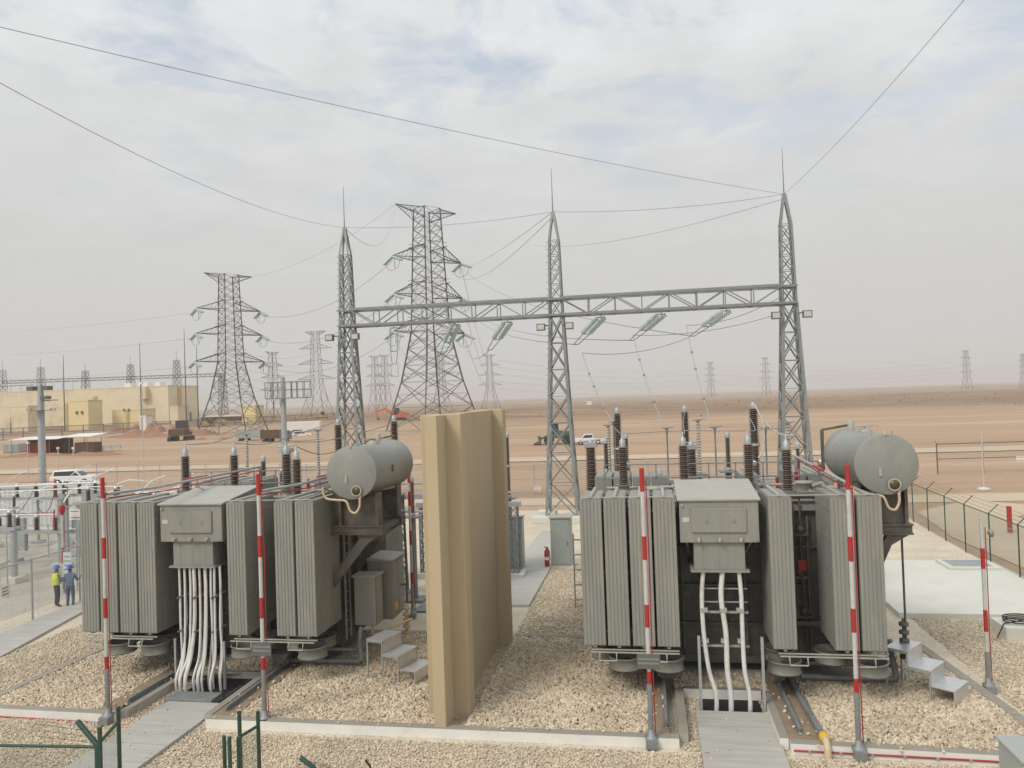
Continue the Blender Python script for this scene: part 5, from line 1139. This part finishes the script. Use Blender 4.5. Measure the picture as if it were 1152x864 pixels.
# ================================================================== BACKGROUND: masts, vehicles, buildings
def mast(label, px, Y, pytop, r, basket, cams):
    q = ay(px, pytop, Y); t = thing('floodlight_mast' if cams else 'camera_mast', label, 'mast', (q.x, Y, 0)); h = q.z
    MB().tube([(0,0,0),(0,0,h*.75),(0,0,h)], [r*1.15,r,r*.8], 14).build('pole', m_galv, t)
    MB().lathe([(r*2.2,0),(r*2.2,.12),(r*1.2,.5)], (0,0,0), 14).build('base_flange', m_galvd, t)
    b = MB()
    if basket:
        z = h-1.75; b.box(-1.3,2.2,-.6,.6,z-.08,z)
        for x in (-1.3,-.8,.5,1.0,1.5,2.2):
            for y in (-.6,.6): b.bar((x,y,z),(x,y,z+1.3),.06)
        for y in (-.6,.6):
            for zz_ in (.65,1.3): b.bar((-1.3,y,z+zz_),(2.2,y,z+zz_),.06)
        for zz_ in (.65,1.3): b.bar((2.2,-.6,z+zz_),(2.2,.6,z+zz_),.06); b.bar((-1.3,-.6,z+zz_),(-1.3,.6,z+zz_),.06)
        b.build('basket', m_galvd, t)
    else:
        z = h-2.1; b.lathe([(1.0,-.05),(1.0,.0)], (0,0,z), 14); b.box(-.1,1.6,-.05,.05,z+.75,z+.85)
        for k in range(8): a = k*math.pi/4; b.bar((math.cos(a),math.sin(a),z),(math.cos(a),math.sin(a),z+.15),.05)
        b.build('platform', m_galvd, t)
        for s in (-1,1):
            MB().box(s*.5-.28,s*.5+.28,-.4,.2,h-.45,h-.1,Matrix.Rotation(s*.02,4,'Y')).build('floodlight', m_plate, t)
        MB().box(.2,.9,-.3,.1,h-1.2,h-.95).build('floodlight', m_plate, t)
    return t
mast('grey floodlight mast with dark lamps rising behind the long white container', 45.5, 56, 433, .27, False, True)
mast('grey camera mast with a railed basket right of the second pylon', 318, 60, 424, .22, True, False)

def wheel(b, x, y, z, r, w): b.lathe([(r*.6,-w/2),(r*.95,-w/2),(r,-w*.35),(r,w*.35),(r*.95,w/2),(r*.6,w/2)], (x,y,z), 16, (0,1,0))
def rim(b, x, y, z, r, w): b.lathe([(0,-w/2-.005),(r*.6,-w/2-.01),(r*.6,w/2+.01),(0,w/2+.005)], (x,y,z), 12, (0,1,0))
def vehicle(label, name, cat, x, y, rz, kind, paint, group=None):
    t = thing(name, label, cat, (x, y, 0), rz, group)
    # side outline (x along the vehicle, z up)
    if kind == 'suv': body = [(-2.35,.45),(-2.4,.95),(-2.25,1.1),(2.3,1.05),(2.4,.9),(2.4,.45)]; cab = [(-2.2,1.1),(-2.0,1.72),(.35,1.76),(1.15,1.08)]; win = [(-1.95,1.16),(-1.85,1.62),(.3,1.66),(.9,1.14)]
    else: body = [(-2.6,.5),(-2.65,1.05),(-.55,1.08),(-.5,1.15),(2.4,1.08),(2.55,.92),(2.55,.5)]; cab = [(-.75,1.1),(-.6,1.75),(.75,1.78),(1.45,1.1)]; win = [(-.55,1.18),(-.48,1.65),(.7,1.68),(1.2,1.15)]
    b = MB(); b.prism(body, -.88, .88, 'y'); b.build('body', paint, t, bevel=.06)
    b = MB(); k = len(cab); b.add([(u,-.82+.1*(w > 1.3),w) for u, w in cab]+[(u,.82-.1*(w > 1.3),w) for u, w in cab], [(i,(i+1)%k,(i+1)%k+k,i+k) for i in range(k)]+[tuple(range(k)),tuple(range(k,2*k))[::-1]]); b.build('cab', paint, t, bevel=.04)
    for s in (-1,1):
        b = MB(); b.add([(u, s*(.835-.1*((w-1.1)/.65)), w) for u, w in win], [tuple(range(4))]); b.build('side_window', m_glass, t)
    b = MB(); e = cab[-1]; f = cab[-2]; b.add([(e[0]+.005,-.72,e[1]+.06),(e[0]+.005,.72,e[1]+.06),(f[0]+.05,.65,f[1]-.06),(f[0]+.05,-.65,f[1]-.06)], ((0,1,2,3),)); b.build('windscreen', m_glass, t)
    for u in (-1.45, 1.5):
        for s in (-1,1):
            b = MB(); wheel(b, u, s*.8, .38, .38, .26); w = b.build('wheel', m_black, t); b = MB(); rim(b, u, s*.8, .38, .38, .26); b.build('rim', m_alu, w)
    for s in (-1,1): MB().box(2.39,2.46,s*.6-.15,s*.6+.15,.78,.92).build('headlight', m_alu, t)
    if kind == 'pickup': MB().box(-2.5,-.85,-.75,.75,1.085,1.1).build('load_bed', m_plate, t)
    return t
q = gp(84,545.5); vehicle('white car parked on the sand behind the long white container', 'parked_car', 'car', q.x, q.y, R(14), 'suv', m_carw)
q = gp(663,500); vehicle('white pickup truck on the sand right of the middle gantry tower', 'pickup_truck', 'car', q.x, q.y, R(188), 'pickup', m_carw)
q = gp(340,492.5); vehicle('white car parked on the sand in front of the white box trailer', 'parked_car', 'car', q.x, q.y, R(20), 'suv', m_carw)
q = gp(328,491); vehicle('grey car parked on the sand left of the white car', 'parked_car', 'car', q.x, q.y+2, R(200), 'suv', m_cab)
def trucklike(label, px, py, Lx, h, m1, m2, rz=0, cat='truck', flat=False):
    q = gp(px, py); t = thing('lorry', label, cat, (q.x,q.y,0), rz)
    if flat:
        b = MB(); b.box(-Lx/2,Lx/2-2.4,-1.2,1.2,1.0,1.2); [b.box(-Lx/2+k*1.4,-Lx/2+k*1.4+.1,-1.22,1.22,1.2,h) for k in range(int((Lx-2.4)/1.4)+1)]; b.box(-Lx/2,Lx/2-2.4,-1.24,-1.2,1.25,h-.1); b.box(-Lx/2,Lx/2-2.4,1.2,1.24,1.25,h-.1); b.build('load_bed', m1, t)
    else: MB().box(-Lx/2,Lx/2-(2.4 if m2 else 0),-1.25,1.25,.9,h).build('box_body', m1, t, bevel=.05)
    if m2:
        MB().prism([(Lx/2-2.3,.7),(Lx/2-2.3,2.7),(Lx/2-.5,2.7),(Lx/2-.1,1.7),(Lx/2,.7)], -1.2, 1.2, 'y').build('cab', m2, t, bevel=.08); MB().box(Lx/2-.42,Lx/2-.1,-1.05,1.05,1.75,2.5).build('windscreen', m_glass, t)
    for u in (-Lx/2+.9,-Lx/2+2.1,Lx/2-1.2):
        for s in (-1,1): b = MB(); wheel(b,u,s*1.0,.5,.5,.3); b.build('wheel', m_black, t)
    return t
trucklike('dark flatbed lorry with slatted sides left of the camera mast', 288, 497, 8.5, 2.9, m_cab, m_plate, R(8), flat=True)
trucklike('brown lorry body parked just left of the camera mast', 311, 498, 6.5, 3.0, m_brown, m_plate, R(12), flat=True)
trucklike('white box trailer parked behind the white car', 341, 488, 10.5, 3.6, m_white, None, R(10), 'trailer')
def digger(label, px, py, rz, paint, scale=1.0, boom=True, bucket=False, cat='excavator', name='excavator'):
    q = gp(px, py); t = thing(name, label, cat, (q.x,q.y,0), rz); s = scale
    if not bucket:
        for y in (-1.1,1.1):
            b = MB(); b.prism([(-1.8*s,.25*s),(-1.6*s,.02),(1.6*s,.02),(1.8*s,.25*s),(1.8*s,.6*s),(1.5*s,.85*s),(-1.5*s,.85*s),(-1.8*s,.6*s)], (y-.28)*s, (y+.28)*s, 'y'); b.build('track', m_black, t)
    else:
        for u in (-1.3,1.3):
            for y in (-.95,.95): b = MB(); wheel(b,u*s,y*s,.72*s,.72*s,.5*s); b.build('wheel', m_black, t)
    MB().prism([(-2.1*s,.95*s),(-2.1*s,1.9*s),(-.2*s,2.0*s),(.6*s,1.5*s),(1.5*s,1.4*s),(1.5*s,.95*s)], -1.1*s, 1.1*s, 'y').build('body', paint, t, bevel=.05)
    MB().prism([(-.2*s,1.55*s),(-.1*s,3.0*s),(1.0*s,3.0*s),(1.3*s,1.45*s)], -.75*s, .75*s, 'y').build('cab', m_glass, t, bevel=.04); MB().box(-.2*s,1.1*s,-.8*s,.8*s,3.0*s,3.12*s).build('cab_roof', paint, t)
    b = MB()
    if bucket:
        for y in (-.6,.6): b.bar((.8*s,y*s,1.6*s),(2.6*s,y*s,.8*s),.2*s)
        b.build('loader_arm', paint, t); MB().prism([(2.5*s,.15*s),(3.6*s,.2*s),(3.3*s,.35*s),(2.75*s,.6*s),(2.9*s,1.3*s),(2.5*s,1.2*s)], -1.35*s, 1.35*s, 'y').build('bucket', m_plate, t)
    elif boom:
        b.bar((1.2*s,.5*s,1.6*s),(3.0*s,.5*s,2.9*s),.5*s); b.bar((3.0*s,.5*s,2.9*s),(5.2*s,.5*s,2.3*s),.45*s); b.build('boom', paint, t)
        b = MB(); b.bar((5.2*s,.5*s,2.4*s),(4.6*s,.5*s,.9*s),.34*s); b.build('dipper_arm', paint, t); MB().prism([(4.3*s,1.0*s),(5.0*s,1.0*s),(4.9*s,.2*s),(4.2*s,.1*s)], .1*s, .9*s, 'y').build('bucket', m_plate, t)
    return t
digger('dark brown tracked machine on the sand right of the red soil heaps', 204, 497, R(105), m_brown, 1.75, False)
digger('orange excavator with its arm folded, near the left leg of the near pylon', 449, 474, R(200), m_orange, 1.9)
digger('yellow machine far behind, left of the left gantry tower', 362, 472, R(10), m_ymach, 1.5, False)
digger('dusty yellow machine beside the foot of the second pylon', 235, 482, R(10), m_ymach, 1.3, True)
digger('green wheel loader with its dark bucket, seen through the middle gantry tower', 628, 500, R(185), m_gmach, 1.2, bucket=True, cat='loader', name='wheel_loader')

# ---- the cream buildings
def building(label, pxl, pxr, pxs, pyt, Y, m, name='building', seams=0, z0=-1, group=None, trim=None):
    a, c = ay(pxl, pyt, Y), ay(pxr, pyt, Y); d = ray(pxs, pyt); Y2 = c.x/d.x*d.y; h = c.z
    t = thing(name, label, 'building', (a.x, Y, 0), 0, group); Wd = c.x-a.x; D = Y2-Y
    MB().box(0,Wd,0,D,z0,h).build('wall', m, t)
    b = MB(); b.box(-.15,Wd+.15,-.15,.0-.002,h-.3,h+.2); b.box(Wd+.002,Wd+.15,.0,D,h-.3,h+.2); b.box(-.15,Wd+.15,.0,D,h+.003,h+.16); b.build('roof', m, t)
    return t, Wd, D, h
t, Wd, D, h = building('long cream flat-roofed hall at the far left with a shaded right end', -170, 189, 222, 434, 400, m_bld, seams=1)
for i, (u, w) in enumerate(((.30,3), (.47,2.2), (.62,2.2), (.78,2.5))): MB().box(Wd*u,Wd*u+w,-.35,-.01,h*.25,h*.8).build('wall_panel', m_bldd, t)
for u, s in ((.86,4), (.90,6), (.95,3)): MB().box(Wd*u,Wd*u+s,4,9,h+.2,h+2.6).build('roof_unit', m_white, t)
MB().box(Wd*.925,Wd*.925+4,-3,-.01,h*.68,h*1.0).build('duct', m_bld, t)
MB().box(Wd+.01,Wd+.4,D*.3,D*.42,0,h-1).build('drain_strip', m_bldd, t); MB().box(Wd+.01,Wd+.3,D*.55,D*.75,0,6.5).build('door', m_plate, t)
for k in range(9): MB().tube([(Wd*.45+k*7,3,h+.2),(Wd*.45+k*7+.8,3,h+4.5)], .12, 5).build('roof_rod', m_galvd, t)
building('small cream block at the left picture edge in front of the long hall', -30, 31, 48, 457, 330, m_bld)
t, Wd, D, h = building('yellow block right of the floodlight mast', 72, 99, 115, 450.5, 330, m_bldy)
MB().box(.3,2.0,-.3,-.01,0,h-1).build('downpipe_panel', m_bldd, t)
for u in (.5,.72): MB().box(Wd*u,Wd*u+.9,-.6,-.01,h*.55,h*.65).build('wall_lamp', m_plate, t)
t, Wd, D, h = building('low yellow block in the middle before the long hall', 126, 158, 175, 460.5, 345, m_bldy)
MB().box(Wd*.5,Wd*.5+1.6,-.3,-.01,0,h-.5).build('downpipe_panel', m_bldd, t)
for u in (.42,.58): MB().box(Wd*u,Wd*u+.8,-.6,-.01,h-.6,h+.6).build('wall_lamp', m_plate, t)
building('low cream annex at the right end of the long hall', 191, 200, 213, 457, 380, m_bld)
building('small yellow hut behind the legs of the second pylon', 272, 287, 297, 456.5, 330, m_bldy)
t, Wd, D, h = building('small white equipment cabin before the red soil heaps', 157, 164, 171, 468, 250, m_white)
b = MB(); b.box(Wd*.2,Wd*.45,-.05,-.01,.2,h-.6); b.build('door', m_cab, t)
# ---- tin-roofed lean-to with a red container, tank and generator
q = gp(58,512); Y0 = q.y; xl, xr = ay(14,505,Y0).x, ay(103,505,Y0).x; zr = ay(58,494,Y0).z
t = thing('tin_roof_shelter', 'open shelter with a pale sloping tin roof on thin posts', 'shelter', (xl,Y0,0)); Wd = xr-xl
b = MB(); b.prism([(-1,zr),(4,zr+.35),(4,zr+.43),(-1,zr+.08)], 0, Wd*.62, 'x'); b.prism([(.0,zr+.3),(5,zr+.75),(5,zr+.83),(.0,zr+.38)], Wd*.62+.05, Wd, 'x'); b.build('roof', m_white, t)
for u in (0.02,.25,.5,.75,.97):
    for y in (-.6,3.6): MB().tube([(Wd*u,y,0),(Wd*u,y,zr+.1)], .06, 6).build('post', m_galvd, t)
MB().box(.3,Wd*.6,3.7,3.8,0,zr).build('back_wall', m_brown, t)
def crate(label, pxa, pxb, pyb, h, m, name='container', cat='container', dy=0, d=2.4):
    a, c = gp(pxa,pyb), gp(pxb,pyb); t = thing(name, label, cat, (a.x, a.y+dy, 0)); w = (c-a).x
    MB().box(0,w,0,d,.15,h).build('body', m, t, bevel=.04); b = MB(); [b.box(w*k/8+.05,w*k/8+.15,-.06,-.001,.3,h-.15) for k in range(8)]; b.build('ribs', m, t); MB().box(-.05,w+.05,-.08,d+.05,0,.148).build('skid', m_plate, t); MB().box(w*.4,w*.6,-.1,-.062,.3,h-.3).build('door', m, t)
crate('dark red container under the tin roof', 30, 48, 512, 2.5, m_rustred); crate('dark red crate farther right under the tin roof', 60, 69, 510, 2.4, m_rustred)
crate('pale grey water tank left of the tin-roofed shelter', 4, 16, 510, 2.0, m_cab, 'water_tank', 'tank'); crate('brown generator box right of the tin-roofed shelter', 84, 101, 511, 2.3, m_brown, 'generator', 'generator')
crate('white stack of blocks right of the white equipment cabin', 173, 190, 483, 1.5, m_white, 'block_stack', 'blocks', 0, 1.5)
for k, (pa, pb) in enumerate(((103,112),(113,122),(123,132))):
    a, c = gp(pa,508-k), gp(pb,508-k); tag(MB().prism([(0,0),(.7,0),(.5,.5),(.45,1.1),(.25,1.1),(.2,.5)], 0, (c-a).x, 'x').build('concrete_barrier', m_conc, loc=(a.x,a.y,0)), 'concrete barrier right of the brown generator, %s of three' % ('left','middle','right')[k], 'barrier', 'concrete barriers')
# ---- heaps of red soil
def mound(pxa, pxb, py, hgt, dep, seed):
    a, c = gp(pxa,py), gp(pxb,py); w = (c-a).x; g = random.Random(seed); nx_, ny_ = 40, 12; vs = []
    ph_ = [g.uniform(0,6) for _ in range(6)]
    for j in range(ny_+1):
        for i in range(nx_+1):
            u, v = i/nx_, j/ny_; e = max(0, math.sin(math.pi*u))**.5*math.sin(math.pi*v)
            vs.append((w*u, dep*v+.8*math.sin(u*9+ph_[0]), hgt*e*(.62+.25*math.sin(u*13+ph_[1])+.16*math.sin(u*31+ph_[2]+v*5))-.06))
    o = MB().add(vs, [(j*(nx_+1)+i, j*(nx_+1)+i+1, (j+1)*(nx_+1)+i+1, (j+1)*(nx_+1)+i) for j in range(ny_) for i in range(nx_)], True).build('soil_mound', m_soil, loc=(a.x,a.y,0)); structure(o)
mound(102,200,495,3.4,16,1); mound(112,150,489,3.9,9,2); mound(145,182,490,4.4,9,3); mound(-20,110,516,1.0,6,5); mound(196,250,498,1.1,8,6)
# ---- far gantry line and lightning masts
Yg = 470; t = thing('far_gantry', 'faint far gantry line of lattice towers and long beams above the cream hall', 'gantry', (0,Yg,0))
xsg = [ay(p,425,Yg).x for p in (3,46,96,147,199,250)]
for k, x in enumerate(xsg):
    zt = ay((3,46,96,147,199,250)[k], (416,413,417,410,405,420)[k], Yg).z
    b = MB(); lattice(b, levels_of([(0,2.4),(zt*.7,1.9),(zt,1.4)], [6,4]), .3, .2, (x,0,0)); b.tube([(x,0,zt),(x,0,zt+6)], .12, 5); b.build('tower', m_pylon, t)
for x0, x1, pa, pb in zip(xsg, xsg[1:], (3,46,96,147,199), (46,96,147,199,250)):
    b = MB(); za = ay(pa, 432-.034*pa-.3, Yg).z; zb = ay(pb, 432-.034*pb-.3, Yg).z
    for y in (-1,1):
        for dz in (0,1.8): b.bar((x0,y,za+dz),(x1,y,zb+dz),.42)
    for i in range(10): u0, u1 = i/10, (i+1)/10; b.bar((x0+(x1-x0)*u0,-1,za+(zb-za)*u0+1.8*(i%2)),(x0+(x1-x0)*u1,-1,za+(zb-za)*u1+1.8*((i+1)%2)),.25)
    b.build('beam', m_pylon, t)
b = MB(); za = ay(0,435,Yg).z; b.bar((xsg[0]-80,-6,za-.5),(xsg[1],-6,za),.5); b.build('beam', m_pylon, t)
for px, pyt, lab in ((71,399,'slim lightning mast above the yellow block'), (157,386,'slim lightning mast standing before the white equipment cabin'), (207,371,'tall slim lightning mast at the shaded end of the long hall'), (221,390,'slim lightning mast right of the shaded end of the long hall'), (12,470,'short slim pole at the left picture edge before the small cream block')):
    q = ay(px, pyt, 290); t = thing('lightning_mast', lab, 'mast', (q.x,290,0), 0, 'slim lightning masts'); MB().tube([(0,0,0),(0,0,q.z*.5),(0,0,q.z)], [.3,.22,.1], 8).build('pole', m_pylon, t); MB().lathe([(.5,0),(.5,.3)], (0,0,0), 10).build('base', m_conc, t)
for px, pyb, pyt, lab in ((32,545,497,'thin white pole in front of the tin-roofed shelter'), (66,540,503,'thin white pole left of the brown generator'), (83,540,503,'thin white pole before the brown generator'), (162,540,430,'thin grey pole on the sand above the cable box of the left transformer')):
    q = gp(px,pyb); z = ay(px,pyt,q.y).z; t = thing('thin_pole', lab, 'pole', (q.x,q.y,0), 0, 'thin poles on the sand'); MB().tube([(0,0,0),(0,0,z)], .055, 6).build('shaft', m_pole, t); MB().box(-.12,.12,-.12,.12,z-.25,z).build('head', m_white, t)
# far strip of fence posts and low sheds in front of the horizon
t = thing('far_shed', 'long low white shed far off behind the second pylon', 'building', (0,0,0)); a, c = ay(226,463,420), ay(273,462,420); b = MB(); b.box(a.x,c.x,420,428,0,3.0); b.build('wall', m_brown, t); b = MB(); b.box(a.x-1,c.x+1,418,430,3.003,3.9); b.build('roof', m_white, t)
q = gp(663,455.5); t = thing('far_hut', 'tiny white hut far out on the sand right of the middle gantry tower', 'building', (q.x,q.y,0)); MB().box(-2,2,0,4,0,4).build('wall', m_white, t); MB().box(-2.3,2.3,-.3,4.3,4.002,4.4).build('roof', m_lid, t)
# low desert scrub, far too much to count
g = np.random.default_rng(11); sb = MB()
for _ in range(700):
    d = g.uniform(260, 1000); a = g.uniform(-.65, .5); x, y = d*math.sin(a), d*math.cos(a); s = g.uniform(.3,.8)*(1 if d < 400 else 1.4)
    if -200 < x < -60 and y < 330: continue
    k = 6; sb.add([(x+s*math.cos(2*math.pi*i/k)*g.uniform(.6,1.2), y+s*math.sin(2*math.pi*i/k)*g.uniform(.6,1.2), -.3) for i in range(k)]+[(x+g.uniform(-.3,.3), y+g.uniform(-.3,.3), s*g.uniform(.4,.75))], [(i,(i+1)%k,k) for i in range(k)])
tag(sb.build('desert_scrub', mat('dry scrub', (.20,.14,.085), .95, 0, .3, .4), recalc=False), kind='stuff')

# ------------------------------------------------------------------ the dusty air
HAZE = True
if HAZE:
    m = bpy.data.materials.new('dusty air'); m.use_nodes = True; t_ = m.node_tree; t_.nodes.clear()
    o_ = t_.nodes.new('ShaderNodeOutputMaterial'); v_ = t_.nodes.new('ShaderNodeVolumePrincipled'); v_.inputs['Density'].default_value = .00036; v_.inputs['Color'].default_value = (.74,.735,.73,1); v_.inputs['Anisotropy'].default_value = -.1
    t_.links.new(v_.outputs[0], o_.inputs['Volume'])
    hz = MB().box(-3700,3700,-80,5300,-6,75).build('haze', m); hz['kind'] = 'stuff'
